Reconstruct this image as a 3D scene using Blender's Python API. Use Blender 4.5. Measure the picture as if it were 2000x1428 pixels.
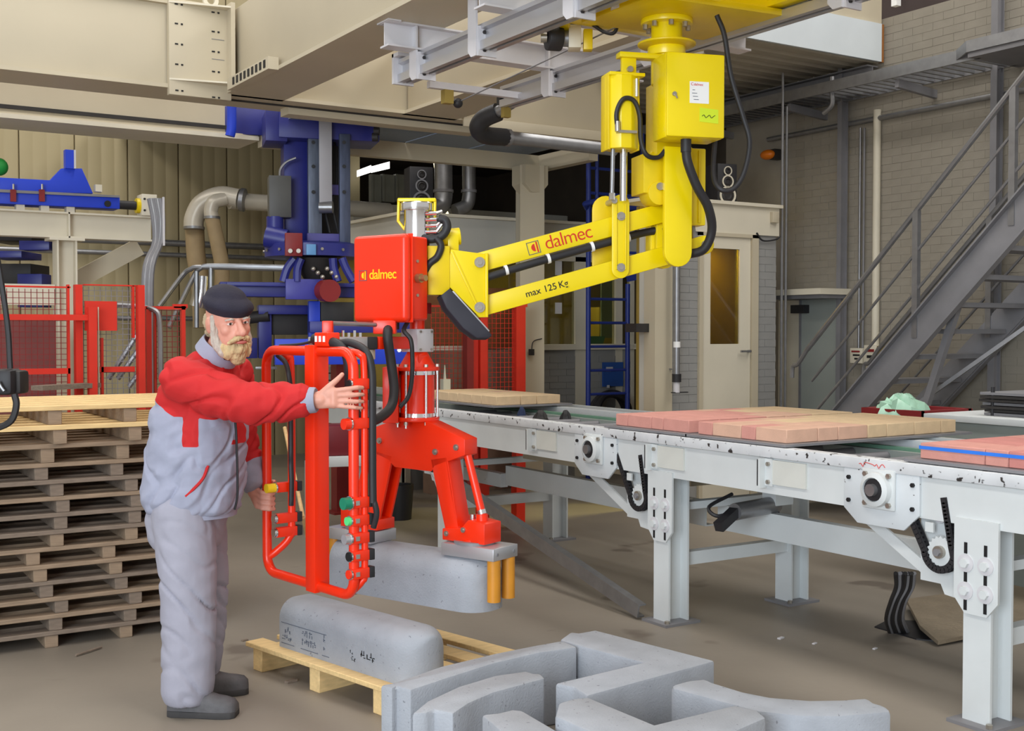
import bpy, bmesh, math, random
from mathutils import Vector, Matrix, noise
random.seed(7)
for _o in list(bpy.data.objects): bpy.data.objects.remove(_o)
SC = bpy.context.scene
COL = SC.collection

# ------------------------------------------------------------------ camera
# the hall's axes: X = to the far right (along the end wall), Y = to the far left (along the conveyor), Z up
YAW, PITCH, FPX, HCAM = math.radians(32.2), math.radians(1.594), 2300.0, 1.55
cam = bpy.data.cameras.new('camera'); camo = bpy.data.objects.new('camera', cam); COL.objects.link(camo)
cam.sensor_width = 36.0; cam.lens = FPX/2000*36.0; cam.clip_start = 0.05; cam.clip_end = 200
camo.location = (0, 0, HCAM); camo.rotation_euler = (math.pi/2-PITCH, 0, -YAW)
SC.camera = camo
# ------------------------------------------------------------------ world, light, exposure
SC.view_settings.view_transform = 'Standard'; SC.view_settings.look = 'None'
SC.view_settings.gamma = 1.0; SC.view_settings.use_curve_mapping = False
SC.view_settings.exposure = 0.16
wd = bpy.data.worlds.new('daylight'); SC.world = wd; wd.use_nodes = True
bg = wd.node_tree.nodes['Background']; bg.inputs[0].default_value = (1.0, 0.96, 0.90, 1); bg.inputs[1].default_value = 0.55
def area(name, loc, rot, sx, sy, power, col):
    l = bpy.data.lights.new(name, 'AREA'); l.shape = 'RECTANGLE'; l.size = sx; l.size_y = sy
    l.energy = power; l.color = col
    o = bpy.data.objects.new(name, l); COL.objects.link(o); o.location = loc; o.rotation_euler = rot
    return o
# roof skylight strips (run along Y below the openings of the roof)
for k, (x, e) in enumerate(((-1.5, 430), (3.0, 430), (8.0, 470))):
    area('skylight_lamp', (x, 5.0, 7.75), (0, 0, 0), 1.6, 17.0, e, (1.0, 0.97, 0.93))
# the tall open hall door behind and to the left of the photographer
area('hall_door_daylight', (-5.5, -2.5, 2.6), (math.radians(90), 0, math.radians(-66)), 5.0, 4.6, 800, (0.80, 0.90, 1.0))

# ------------------------------------------------------------------ helpers
CY, SY, CP, SP = math.cos(YAW), math.sin(YAW), math.cos(PITCH), math.sin(PITCH)
def C(r, d, z=0.0):                     # metres right of / ahead of the photographer -> hall coordinates
    return Vector((r*CY+d*SY, -r*SY+d*CY, z))
def ray(px, py):
    a, b = (px-1000)/FPX, (714-py)/FPX
    return C(a, CP+b*SP, -SP+b*CP)      # direction with unit depth
O = Vector((0, 0, HCAM))
def onX(px, py, X): v = ray(px, py); return O+v*(X/v.x)
def onY(px, py, Y): v = ray(px, py); return O+v*(Y/v.y)
def onZ(px, py, Z): v = ray(px, py); return O+v*((Z-HCAM)/v.z)
def at(px, py, d): return O+ray(px, py)*d
VZ = Vector((0, 0, 1)); VX = Vector((1, 0, 0)); VY = Vector((0, 1, 0))

class MB:
    def __init__(s): s.v = []; s.f = []
    def add(s, vs, fs):
        n = len(s.v); s.v += [Vector(v) for v in vs]; s.f += [tuple(i+n for i in f) for f in fs]; return s
    def hexa(s, c, a, b, h):             # centre and three half-vectors
        c, a, b, h = map(Vector, (c, a, b, h))
        vs = [c+a*i+b*j+h*k for k in (-1, 1) for j in (-1, 1) for i in (-1, 1)]
        fs = [(0, 2, 3, 1), (4, 5, 7, 6), (0, 1, 5, 4), (2, 6, 7, 3), (0, 4, 6, 2), (1, 3, 7, 5)]
        if a.cross(b).dot(h) < 0: fs = [tuple(reversed(f)) for f in fs]
        return s.add(vs, fs)
    def box(s, lo, hi):
        lo, hi = Vector(lo), Vector(hi); c = (lo+hi)/2; d = (hi-lo)/2
        return s.hexa(c, (abs(d.x), 0, 0), (0, abs(d.y), 0), (0, 0, abs(d.z)))
    def frame(s, p, q, up=VZ):
        a = (Vector(q)-Vector(p)); L = a.length; a = a/L
        up = Vector(up)
        if abs(a.dot(up)) > 0.995: up = VX if abs(a.x) < 0.9 else VY
        side = a.cross(up).normalized(); up = side.cross(a).normalized()
        return a, side, up, L
    def bar(s, p, q, w, h, up=VZ):       # solid rectangular bar from p to q
        a, sd, u, L = s.frame(p, q, up)
        return s.hexa((Vector(p)+Vector(q))/2, a*L/2, sd*w/2, u*h/2)
    def sweep(s, p, q, poly, up=VZ):     # closed profile [(side, up)] swept along a straight line
        a, sd, u, L = s.frame(p, q, up); n = len(poly)
        p, q = Vector(p), Vector(q)
        vs = [p+sd*x+u*y for x, y in poly]+[q+sd*x+u*y for x, y in poly]
        fs = [(i, (i+1) % n, n+(i+1) % n, n+i) for i in range(n)]
        fs += [tuple(reversed(range(n))), tuple(range(n, 2*n))]
        return s.add(vs, fs)
    def ibeam(s, p, q, w, h, t=0.012, up=VZ):
        x, y = w/2, h/2; k = t*0.5
        return s.sweep(p, q, [(-x, -y), (x, -y), (x, -y+t), (k, -y+t), (k, y-t), (x, y-t), (x, y), (-x, y), (-x, y-t), (-k, y-t), (-k, -y+t), (-x, -y+t)], up)
    def chan(s, p, q, w, h, t=0.01, up=VZ):   # C channel, open on the +side
        x, y = w, h/2
        return s.sweep(p, q, [(0, -y), (x, -y), (x, -y+t), (t, -y+t), (t, y-t), (x, y-t), (x, y), (0, y)], up)
    def cyl(s, p, q, r, n=16, r2=None):
        a, sd, u, L = s.frame(p, q); r2 = r if r2 is None else r2
        p, q = Vector(p), Vector(q)
        cs = [(math.cos(2*math.pi*i/n), math.sin(2*math.pi*i/n)) for i in range(n)]
        vs = [p+(sd*c+u*t)*r for c, t in cs]+[q+(sd*c+u*t)*r2 for c, t in cs]
        fs = [(i, (i+1) % n, n+(i+1) % n, n+i) for i in range(n)]+[tuple(reversed(range(n))), tuple(range(n, 2*n))]
        return s.add(vs, fs)
    def ring(s, p, q, ro, ri, n=24):     # tube with a hole
        a, sd, u, L = s.frame(p, q); p, q = Vector(p), Vector(q)
        cs = [(math.cos(2*math.pi*i/n), math.sin(2*math.pi*i/n)) for i in range(n)]
        vs = [e+(sd*c+u*t)*r for e in (p, q) for r in (ro, ri) for c, t in cs]
        fs = []
        for i in range(n):
            j = (i+1) % n
            fs += [(i, j, 2*n+j, 2*n+i), (n+j, n+i, 3*n+i, 3*n+j), (j, i, n+i, n+j), (2*n+i, 2*n+j, 3*n+j, 3*n+i)]
        return s.add(vs, fs)
    def tube(s, pts, r, n=10, sub=6, rad=None):
        P = [Vector(p) for p in pts]
        if sub > 1 and len(P) > 2:
            Q = []; R = []
            for i in range(len(P)-1):
                a = P[i-1] if i else P[0]*2-P[1]; b, c = P[i], P[i+1]; d = P[i+2] if i+2 < len(P) else c*2-b
                for k in range(sub):
                    t = k/sub
                    Q.append(0.5*((2*b)+(c-a)*t+(2*a-5*b+4*c-d)*t*t+(3*b-a-3*c+d)*t**3))
                    if rad: R.append(rad[i]*(1-t)+rad[i+1]*t)
            Q.append(P[-1])
            if rad: R.append(rad[-1]); rad = R
            P = Q
        u = None; vs = []; fs = []
        for i, p in enumerate(P):
            a = (P[min(i+1, len(P)-1)]-P[max(i-1, 0)]).normalized()
            if u is None: u = a.orthogonal().normalized()
            u = (u-a*u.dot(a)).normalized(); w = a.cross(u)
            rr = rad[i] if rad else r
            vs += [p+(u*math.cos(2*math.pi*k/n)+w*math.sin(2*math.pi*k/n))*rr for k in range(n)]
        for i in range(len(P)-1):
            for k in range(n):
                j = (k+1) % n
                fs.append((i*n+k, i*n+j, (i+1)*n+j, (i+1)*n+k))
        m = (len(P)-1)*n
        fs += [tuple(reversed(range(n))), tuple(range(m, m+n))]
        return s.add(vs, fs)
    def prism(s, pts, vec):              # planar outline and its thickness vector
        P = [Vector(p) for p in pts]; vec = Vector(vec); n = len(P)
        nr = sum(((P[i]-P[0]).cross(P[(i+1) % n]-P[0]) for i in range(n)), Vector())
        if nr.dot(vec) > 0: P.reverse()
        vs = P+[p+vec for p in P]
        fs = [tuple(range(n)), tuple(range(2*n-1, n-1, -1))]+[((i+1) % n, i, n+i, n+(i+1) % n) for i in range(n)]
        return s.add(vs, fs)
    def loft(s, rings, closed=True, caps=True):
        n = len(rings[0]); vs = [v for r in rings for v in r]; fs = []
        for i in range(len(rings)-1):
            for k in range(n if closed else n-1):
                j = (k+1) % n
                fs.append((i*n+k, i*n+j, (i+1)*n+j, (i+1)*n+k))
        if caps: m = (len(rings)-1)*n; fs += [tuple(reversed(range(n))), tuple(range(m, m+n))]
        return s.add(vs, fs)
    def lathe(s, c, prof, n=20, ax=VZ):
        a = Vector(ax).normalized(); u = a.orthogonal().normalized(); w = a.cross(u); c = Vector(c)
        return s.loft([[c+a*z+(u*math.cos(2*math.pi*k/n)+w*math.sin(2*math.pi*k/n))*max(r, 1e-4) for k in range(n)] for r, z in prof])
    def ball(s, c, r, n=14, m=9):
        c = Vector(c); r = Vector((r, r, r)) if not hasattr(r, '__len__') else Vector(r); rings = []
        for i in range(m+1):
            t = math.pi*i/m; k = max(math.sin(t), 0.01)
            rings.append([c+Vector((r.x*k*math.cos(2*math.pi*j/n), r.y*k*math.sin(2*math.pi*j/n), -r.z*math.cos(t))) for j in range(n)])
        return s.loft(rings)
    def hexbolt(s, p, nrm, r=0.012, h=0.01):
        n = Vector(nrm).normalized(); return s.cyl(p, Vector(p)+n*h, r, 6)
    def mesh(s, name, bevel=0.0, seg=2, ang=40):
        me = bpy.data.meshes.new(name)
        c = Vector((0, 0, 0))
        if s.v:
            lo = Vector([min(v[i] for v in s.v) for i in range(3)]); hi = Vector([max(v[i] for v in s.v) for i in range(3)]); c = (lo+hi)/2
        me.from_pydata([tuple(v-c) for v in s.v], [], s.f)
        if bevel > 0:
            bm = bmesh.new(); bm.from_mesh(me)
            bmesh.ops.remove_doubles(bm, verts=bm.verts, dist=1e-6)
            es = [e for e in bm.edges if len(e.link_faces) == 2 and e.calc_face_angle(0) > math.radians(30)]
            bmesh.ops.bevel(bm, geom=es, offset=bevel, segments=seg, profile=0.5, affect='EDGES', clamp_overlap=True)
            bm.to_mesh(me); bm.free()
        fin(me, ang)
        return me, c
    def build(s, name, mat, parent=None, bevel=0.0, seg=2, ang=40):
        me, c = s.mesh(name, bevel, seg, ang)
        return link(name, me, mat, parent, c)
def fin(me, ang=40):
    me.update()
    if len(me.polygons):
        me.polygons.foreach_set('use_smooth', [True]*len(me.polygons))
        try: me.set_sharp_from_angle(angle=math.radians(ang))
        except Exception: pass
WL = {}
def wloc(o): return WL.get(o, Vector((0, 0, 0)))
def link(name, me, mat, parent, c):
    o = bpy.data.objects.new(name, me); COL.objects.link(o)
    if mat is not None and len(me.materials) == 0: me.materials.append(mat)
    c = Vector(c); WL[o] = c.copy()
    if parent is not None: o.parent = parent; o.location = c-wloc(parent)
    else: o.location = c
    return o
def tag(o, label, cat, group=None):
    o['label'] = label; o['category'] = cat
    if group: o['group'] = group
    return o
def thing(name, label, cat, loc, group=None):
    o = bpy.data.objects.new(name, None); COL.objects.link(o); o.empty_display_size = 0.1
    o.location = loc; WL[o] = Vector(loc)
    return tag(o, label, cat, group)
def lab(o, t): o['label'] = t; return o
def struct(o): o['kind'] = 'structure'; return o
def stuff(o): o['kind'] = 'stuff'; return o
def copy_at(o, parent, c):               # same mesh data, new place (world coordinates)
    n = o.copy(); COL.objects.link(n); n.parent = parent
    c = Vector(c); WL[n] = c.copy(); n.location = c-(wloc(parent) if parent is not None else Vector((0, 0, 0)))
    return n
def copy_tree(o, delta, rot=None):       # a thing with its parts and sub-parts, moved
    n = o.copy(); COL.objects.link(n); n.location = o.location+Vector(delta); WL[n] = wloc(o)+Vector(delta)
    for c in o.children:
        k = c.copy(); COL.objects.link(k); k.parent = n
        for g in c.children:
            h = g.copy(); COL.objects.link(h); h.parent = k
    return n
class Fr:                                # a local frame: origin and two level axes
    def __init__(s, o, a, b, c=VZ): s.o = Vector(o); s.a = Vector(a); s.b = Vector(b); s.c = Vector(c)
    def __call__(s, x, y, z): return s.o+s.a*x+s.b*y+s.c*z

# ------------------------------------------------------------------ materials (procedural)
def lin(c):
    c = c/255.0; return c/12.92 if c <= 0.04045 else ((c+0.055)/1.055)**2.4
def rgb(r, g, b): return (lin(r), lin(g), lin(b), 1.0)
def M(name, col, rough=0.5, metal=0.0, var=0.12, scale=6.0, bump=0.0, bscale=60.0, spot=None, spot_amt=0.62, spot_scale=30.0, stretch=None, coat=0.0, detail=5.0):
    m = bpy.data.materials.new(name); m.use_nodes = True; nt = m.node_tree; N = nt.nodes; L = nt.links
    b = N['Principled BSDF']; b.inputs['Roughness'].default_value = rough; b.inputs['Metallic'].default_value = metal
    if coat: b.inputs['Coat Weight'].default_value = coat; b.inputs['Coat Roughness'].default_value = 0.12
    col = rgb(*col)
    tc = N.new('ShaderNodeTexCoord'); src = tc.outputs['Object']
    if stretch:
        mp = N.new('ShaderNodeMapping'); mp.inputs['Scale'].default_value = stretch; L.new(src, mp.inputs['Vector']); src = mp.outputs['Vector']
    nz = N.new('ShaderNodeTexNoise'); nz.inputs['Scale'].default_value = scale; nz.inputs['Detail'].default_value = detail; L.new(src, nz.inputs['Vector'])
    cr = N.new('ShaderNodeValToRGB'); e = cr.color_ramp.elements
    e[0].position = 0.25; e[1].position = 0.75
    e[0].color = tuple(c*(1-var) for c in col[:3])+(1,); e[1].color = tuple(min(1, c*(1+var)) for c in col[:3])+(1,)
    L.new(nz.outputs['Fac'], cr.inputs['Fac']); out = cr.outputs['Color']
    if spot:
        n2 = N.new('ShaderNodeTexNoise'); n2.inputs['Scale'].default_value = spot_scale; n2.inputs['Detail'].default_value = 3; L.new(src, n2.inputs['Vector'])
        r2 = N.new('ShaderNodeValToRGB'); r2.color_ramp.elements[0].position = spot_amt; r2.color_ramp.elements[1].position = spot_amt+0.05
        L.new(n2.outputs['Fac'], r2.inputs['Fac'])
        mx = N.new('ShaderNodeMix'); mx.data_type = 'RGBA'; L.new(r2.outputs['Color'], mx.inputs[0]); L.new(out, mx.inputs[6]); mx.inputs[7].default_value = rgb(*spot); out = mx.outputs[2]
    L.new(out, b.inputs['Base Color'])
    if bump:
        n3 = N.new('ShaderNodeTexNoise'); n3.inputs['Scale'].default_value = bscale; n3.inputs['Detail'].default_value = 4; L.new(src, n3.inputs['Vector'])
        bp = N.new('ShaderNodeBump'); bp.inputs['Strength'].default_value = bump; bp.inputs['Distance'].default_value = 0.01
        L.new(n3.outputs['Fac'], bp.inputs['Height']); L.new(bp.outputs['Normal'], b.inputs['Normal'])
    return m
CREAM = M('cream paint', (192, 181, 157), 0.55, var=0.06, scale=1.5)
CREAM2 = M('pale cream paint', (214, 206, 186), 0.55, var=0.06, scale=2)
PALE = M('pale grey white paint', (205, 203, 206), 0.45, var=0.05, scale=4)
CONV = M('chipped pale machine paint', (206, 211, 214), 0.42, var=0.07, scale=5, spot=(70, 62, 58), spot_amt=0.70, spot_scale=38)
CONVL = M('pale machine paint', (208, 212, 212), 0.45, var=0.06, scale=4)
CONVE = M('worn rail edge paint', (204, 206, 208), 0.45, var=0.10, scale=8, spot=(52, 47, 46), spot_amt=0.615, spot_scale=30)
YEL = M('yellow enamel', (236, 210, 0), 0.33, var=0.04, scale=3, coat=0.15)
YELD = M('yellow enamel aged', (226, 196, 8), 0.38, var=0.07, scale=6)
RED = M('orange red enamel', (240, 46, 4), 0.35, var=0.04, scale=4, coat=0.1)
REDF = M('fence red paint', (206, 42, 24), 0.45, var=0.10, scale=5)
REDD = M('dark red paint', (128, 28, 30), 0.5, var=0.12, scale=5)
BLUE = M('robot blue paint', (40, 45, 126), 0.40, var=0.12, scale=5)
BLUEB = M('bright blue paint', (34, 66, 200), 0.42, var=0.08, scale=4)
BLUEL = M('ladder blue paint', (40, 58, 140), 0.45, var=0.12, scale=8)
BLK = M('black rubber', (34, 33, 36), 0.55, var=0.15, scale=12)
DARK = M('dark machinery', (40, 37, 36), 0.6, var=0.25, scale=6)
GALV = M('galvanised steel', (150, 150, 152), 0.38, metal=0.75, var=0.12, scale=14)
STEEL = M('grey primed steel', (128, 127, 130), 0.5, metal=0.1, var=0.10, scale=6)
CHROME = M('chromed steel', (225, 225, 228), 0.16, metal=1.0, var=0.03, scale=4)
ALU = M('aluminium', (200, 200, 204), 0.36, metal=0.7, var=0.05, scale=4, stretch=(1, .1, 1))
BOLT = M('zinc bolt', (176, 170, 160), 0.35, metal=0.8, var=0.1, scale=30)
DUCT = M('spiral duct metal', (204, 196, 180), 0.35, metal=0.2, var=0.08, scale=5)
DUCTF = M('flexible duct cloth', (166, 144, 108), 0.7, var=0.10, scale=8)
CONC = M('precast concrete', (160, 164, 171), 0.9, var=0.09, scale=9, bump=0.25, bscale=120, spot=(122, 124, 130), spot_amt=0.68, spot_scale=55)
WOODN = M('fresh pine', (226, 194, 138), 0.7, var=0.13, scale=5, stretch=(2, 14, 14), bump=0.1)
WOOD = M('weathered pallet wood', (146, 125, 103), 0.8, var=0.22, scale=5, stretch=(2, 14, 14), bump=0.15)
WOODG = M('grey pallet wood', (126, 111, 97), 0.85, var=0.25, scale=6, stretch=(2, 14, 14), bump=0.15)
FLOORM = M('oily concrete floor', (141, 132, 120), 0.5, var=0.30, scale=0.55, bump=0.06, bscale=25, spot=(112, 102, 92), spot_amt=0.64, spot_scale=1.7, detail=9)
WALLM = M('painted brick', (148, 141, 128), 0.8, var=0.06, scale=7, bump=0.1, bscale=50)
WALLG = M('grey painted block', (146, 145, 142), 0.8, var=0.06, scale=7)
PANELM = M('olive beige cladding', (170, 156, 120), 0.55, var=0.05, scale=1.2)
PINK = M('red paving block', (206, 146, 134), 0.9, var=0.08, scale=16, bump=0.15, bscale=150)
TAN = M('tan paving block', (216, 188, 150), 0.9, var=0.08, scale=16, bump=0.15, bscale=150)
BLEND = M('pink tan paving block', (211, 170, 146), 0.9, var=0.10, scale=9, bump=0.15, bscale=150)
PINKD = M('deep red paving block', (198, 130, 122), 0.9, var=0.08, scale=16, bump=0.15, bscale=150)
SKIN = M('skin', (214, 152, 132), 0.5, var=0.10, scale=18)
JRED = M('red jacket cloth', (192, 28, 30), 0.75, var=0.06, scale=14, bump=0.25, bscale=18)
JGREY = M('grey work cloth', (154, 157, 176), 0.8, var=0.06, scale=14, bump=0.25, bscale=18)
JTROU = M('grey work trousers', (156, 155, 168), 0.8, var=0.06, scale=10, bump=0.3, bscale=16)
HAIRM = M('grey blond hair', (176, 158, 128), 0.8, var=0.25, scale=40, stretch=(1, 1, .25), bump=0.5, bscale=90)
BEARDM = M('blond beard', (196, 172, 128), 0.8, var=0.28, scale=45, stretch=(1, 1, .3), bump=0.6, bscale=110)
BEARDG = M('grey whiskers', (186, 176, 164), 0.8, var=0.2, scale=45, stretch=(1, 1, .3), bump=0.6, bscale=110)
BERET = M('dark felt', (36, 33, 48), 0.9, var=0.2, scale=10, bump=0.2, bscale=120)
SHOE = M('worn grey leather', (84, 82, 84), 0.6, var=0.25, scale=18, bump=0.2)
SOLE = M('rubber sole', (60, 58, 58), 0.8, var=0.2, scale=18)
WHITE = M('white', (238, 238, 236), 0.5, var=0.02)
WLED = M('white card', (240, 242, 248), 0.6, var=0.01)
ORANGE = M('amber polyurethane', (206, 138, 38), 0.45, var=0.10, scale=10)
GREEN = M('green button', (20, 128, 96), 0.35, var=0.05)
LGREEN = M('pale green button', (90, 220, 130), 0.35, var=0.05)
NOTE = M('lime note', (206, 226, 40), 0.7, var=0.03)
INK = M('black ink', (18, 18, 20), 0.6, var=0.05)
INKG = M('stamp ink', (86, 92, 106), 0.9, var=0.1)
REDI = M('red ink', (205, 40, 20), 0.5, var=0.05)
YELI = M('yellow ink', (250, 205, 20), 0.45, var=0.04)
PLAST = M('pale green film', (160, 200, 176), 0.3, var=0.10, scale=14)
GREYGR = M('grey green sheet', (142, 150, 146), 0.5, var=0.05)
CRATE = M('crate blue', (26, 76, 176), 0.45, var=0.05)
GRATE = M('grating underside', (128, 142, 162), 0.55, metal=0.2, var=0.10, scale=60)
DECK = M('zinc deck', (186, 178, 160), 0.5, metal=0.0, var=0.06, scale=4)
SILV = M('bright zinc sheet', (222, 230, 234), 0.4, metal=0.15, var=0.04, scale=3)
MAROON = M('maroon machine panel', (116, 24, 34), 0.4, var=0.1)
ROOFM = M('dark roof deck', (64, 52, 50), 0.8, var=0.15, scale=2)
CHK = M('checker plate', (146, 132, 112), 0.5, metal=0.3, var=0.12, scale=9, bump=0.5, bscale=45)
GREENP = M('green machine paint', (34, 150, 60), 0.5, var=0.05)
AMBERL = M('amber beacon', (226, 120, 20), 0.35, var=0.05)
CREAMG = M('grey cream fascia', (196, 193, 182), 0.6, var=0.04, scale=2)
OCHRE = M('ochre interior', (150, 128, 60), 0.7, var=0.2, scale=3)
EYEW = M('eye white', (226, 218, 210), 0.3, var=0.02)
IRIS = M('iris', (56, 48, 40), 0.3, var=0.1)
LIPM = M('lips', (186, 104, 96), 0.5, var=0.1)
SHOPD = M('shaded shop', (58, 50, 40), 0.8, var=0.3, scale=2)  # dark brown that carries the shade of the hall beyond
def glass_mat(name, col, alpha, rough=0.05):
    m = bpy.data.materials.new(name); m.use_nodes = True; nt = m.node_tree; N = nt.nodes; L = nt.links
    for n in list(N):
        if n.type != 'OUTPUT_MATERIAL': N.remove(n)
    out = N['Material Output']; g = N.new('ShaderNodeBsdfGlossy'); g.inputs['Roughness'].default_value = rough; g.inputs['Color'].default_value = (.9, .9, .9, 1)
    t = N.new('ShaderNodeBsdfTransparent'); t.inputs['Color'].default_value = rgb(*col)
    mx = N.new('ShaderNodeMixShader'); mx.inputs[0].default_value = alpha
    L.new(t.outputs[0], mx.inputs[1]); L.new(g.outputs[0], mx.inputs[2]); L.new(mx.outputs[0], out.inputs['Surface'])
    return m
GLASS = glass_mat('window glass', (196, 196, 170), 0.12)
GLASSY = glass_mat('yellowish wired glass', (150, 140, 40), 0.10)
def lamp_mat(name, col, s):
    m = bpy.data.materials.new(name); m.use_nodes = True
    b = m.node_tree.nodes['Principled BSDF']; b.inputs['Emission Color'].default_value = rgb(*col); b.inputs['Emission Strength'].default_value = s
    return m
DAYWIN = lamp_mat('daylight window', (255, 252, 244), 3.0)
def text_mesh(body, size, ext=0.0015, shear=0.0, offset=0.0, space=1.0):
    cu = bpy.data.curves.new('lettering', 'FONT'); cu.body = body; cu.size = size; cu.extrude = ext; cu.align_x = 'LEFT'; cu.shear = shear; cu.offset = offset; cu.space_character = space
    to = bpy.data.objects.new('tmp_text', cu); COL.objects.link(to)
    dg = bpy.context.evaluated_depsgraph_get(); me = bpy.data.meshes.new_from_object(to.evaluated_get(dg))
    bpy.data.objects.remove(to); bpy.data.curves.remove(cu); return me
def lettering(body, size, org, xdir, ydir, mat, parent, name='lettering', **k):
    me = text_mesh(body, size, **k); x = Vector(xdir).normalized(); y = Vector(ydir); y = (y-x*y.dot(x)).normalized(); z = x.cross(y)
    org = Vector(org)
    mt = Matrix((x, y, z)).transposed().to_4x4()
    me.transform(mt); me.materials.clear()
    return link(name, me, mat, parent, org)
# ================================================================== the setting
m = MB(); m.add([(-7, -5, 0), (14, -5, 0), (14, 19, 0), (-7, 19, 0)], [(0, 1, 2, 3)])
floor = struct(m.build('floor', FLOORM))
# roof deck with open skylight strips
m = MB()
for a, b in ((-7, -2.5), (-0.6, 2.1), (3.9, 7.1), (8.9, 14)): m.box((a, -5, 8.0), (b, 19, 8.12))
ceiling = struct(m.build('ceiling', ROOFM))
# --- far cladding wall
YF = 14.2
m = MB(); m.box((-6.5, YF+0.05, 0), (6.6, YF+0.12, 6.0)); wf = struct(m.build('wall_far', PANELM))
def clad(w):
    m = MB(); n = 4; pr = []
    for k in range(n):
        a = -w/2+0.003+k*(w-0.006)/n; b = a+(w-0.006)/n
        pr += [(a, 0), (a+0.01, .0025), (b-0.02, .0025), (b-0.012, 0)]
    pr = [(-w/2+0.003, -0.02)]+pr+[(w/2-0.003, -0.02)]
    m.sweep((0, 0, 0), (0, 0, 6), [(x, y) for x, y in pr], up=(0, -1, 0)); return m.mesh('panel')
me, c = clad(0.6); p0 = None
for k in range(21):
    ctr = Vector((-5.7+0.6*k, YF+0.02, 3.0))
    if p0 is None: p0 = link('panel', me, PANELM, wf, ctr)
    else: copy_at(p0, wf, ctr)
# steel stanchion and rails on that wall
m = MB(); m.ibeam((-0.60, YF-0.12, 0), (-0.60, YF-0.12, 6), 0.16, 0.2, up=VX); struct(m.build('trim_1', STEEL))
for k, (z, r) in enumerate(((1.72, .03), (2.62, .04), (2.48, .03))):
    m = MB(); m.cyl((-4, YF-0.1, z), (6.5, YF-0.1, z), r, 10); struct(m.build('trim_%d' % (k+2), GALV))
# --- right wall: painted brick with real bricks
XW = 8.6
def brick_field(parent, org, u, v, nrm, W, H, mat, singles=300, key=None, bw=0.21, bh=0.065, jt=0.004, skip=None):
    org, u, v, nrm = Vector(org), Vector(u), Vector(v), Vector(nrm)
    cells = []
    rows = int(H/(bh+jt)); cols = int(W/(bw+jt))+1
    for j in range(rows):
        for i in range(-1, cols+1):
            a = i*(bw+jt)+(0.5*(bw+jt) if j % 2 else 0); b = a+bw
            a, b = max(a, 0), min(b, W)
            if b-a < 0.05: continue
            cc = (a+b)/2
            if skip and skip(cc, j*(bh+jt)+bh/2): continue
            cells.append((cc, j*(bh+jt)+bh/2, b-a))
    if key: cells.sort(key=lambda c: key(org+u*c[0]+v*c[1]))
    full = [c for c in cells if abs(c[2]-bw) < 1e-6]
    one = full[:singles]; rest = set(cells)-set(one)
    def add(m, c, wob):
        p = org+u*c[0]+v*c[1]+nrm*(-.0042+wob)
        m.hexa(p, u*(c[2]/2), v*(bh/2), nrm*0.006)
    b0 = None
    for c in one:
        p = org+u*c[0]+v*c[1]+nrm*(-.0042+random.uniform(-.0008, .0008))
        if b0 is None:
            m = MB(); m.hexa(p, u*(bw/2), v*(bh/2), nrm*0.006); b0 = m.build('brick', mat, parent)
        else: copy_at(b0, parent, p)
    if rest:
        m = MB()
        for c in sorted(rest): add(m, c, random.uniform(-.0008, .0008))
        stuff(m.build('brickwork', mat, parent))
m = MB(); m.box((XW+0.001, 4.2, 0), (XW+0.25, 9.4, 4.40)); wr = struct(m.build('wall_right', WALLM))
brick_field(wr, (XW, 8.6, 0.8), (0, -1, 0), (0, 0, 1), (-1, 0, 0), 3.1, 3.6, WALLM, 300, key=lambda p: (p-Vector((XW, 6.9, 2.2))).length)
m = MB(); m.box((XW+0.3, 4.0, 4.4), (XW+0.4, 9.4, 8.0)); struct(m.build('wall_right_upper', ROOFM))
# steel wall columns
for k, (px, w) in enumerate(((1643, .05), (1942, .06))):
    p = onX(px, 650, XW-0.10); m = MB(); m.ibeam((XW-0.10, p.y, 0), (XW-0.10, p.y, 6), w, 0.09, .01, up=VX)
    struct(m.build('trim_%d' % (k+6), STEEL))
# white post between roof light and wall head
p = onX(1750, 20, XW+0.2); m = MB(); m.box((p.x-.03, p.y-.03, 4.55), (p.x+.03, p.y+.03, 6)); struct(m.build('trim_8', WHITE))
# right of the second column: pale wall panel with rail
m = MB(); m.box((XW+0.05, 4.2, 2.9), (XW+0.12, 5.95, 3.6)); struct(m.build('trim_9', CREAM2))
# horizontal pipe along the brick wall and vertical conduits
a, b = onX(1500, 285, XW-.04), onX(1995, 178, XW-.04); m = MB(); m.cyl((XW-.04, a.y, 3.5), (XW-.04, 5.4, 3.5), .025, 10)
tag(m.build('wall_pipe', GALV), 'long level pipe running along the grey brick wall below the cable tray', 'pipe')
for k, (px, r, y0, y1, mt, lb) in enumerate(((1682, .012, 250, 700, GALV, 'pair-wise conduit nearest the steel wall column'), (1690, .010, 250, 690, STEEL, 'thin dark conduit right of the first conduit'), (1715, .035, 215, 680, CREAM2, 'wide pale cable duct running down the brick wall'))):
    p = onX(px, y0, XW-.03); q = onX(px, y1, XW-.03); m = MB(); m.cyl((XW-.04, p.y, p.z), (XW-.04, p.y, q.z), r, 10)
    tag(m.build('wall_conduit', mt), lb, 'conduit')
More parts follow.
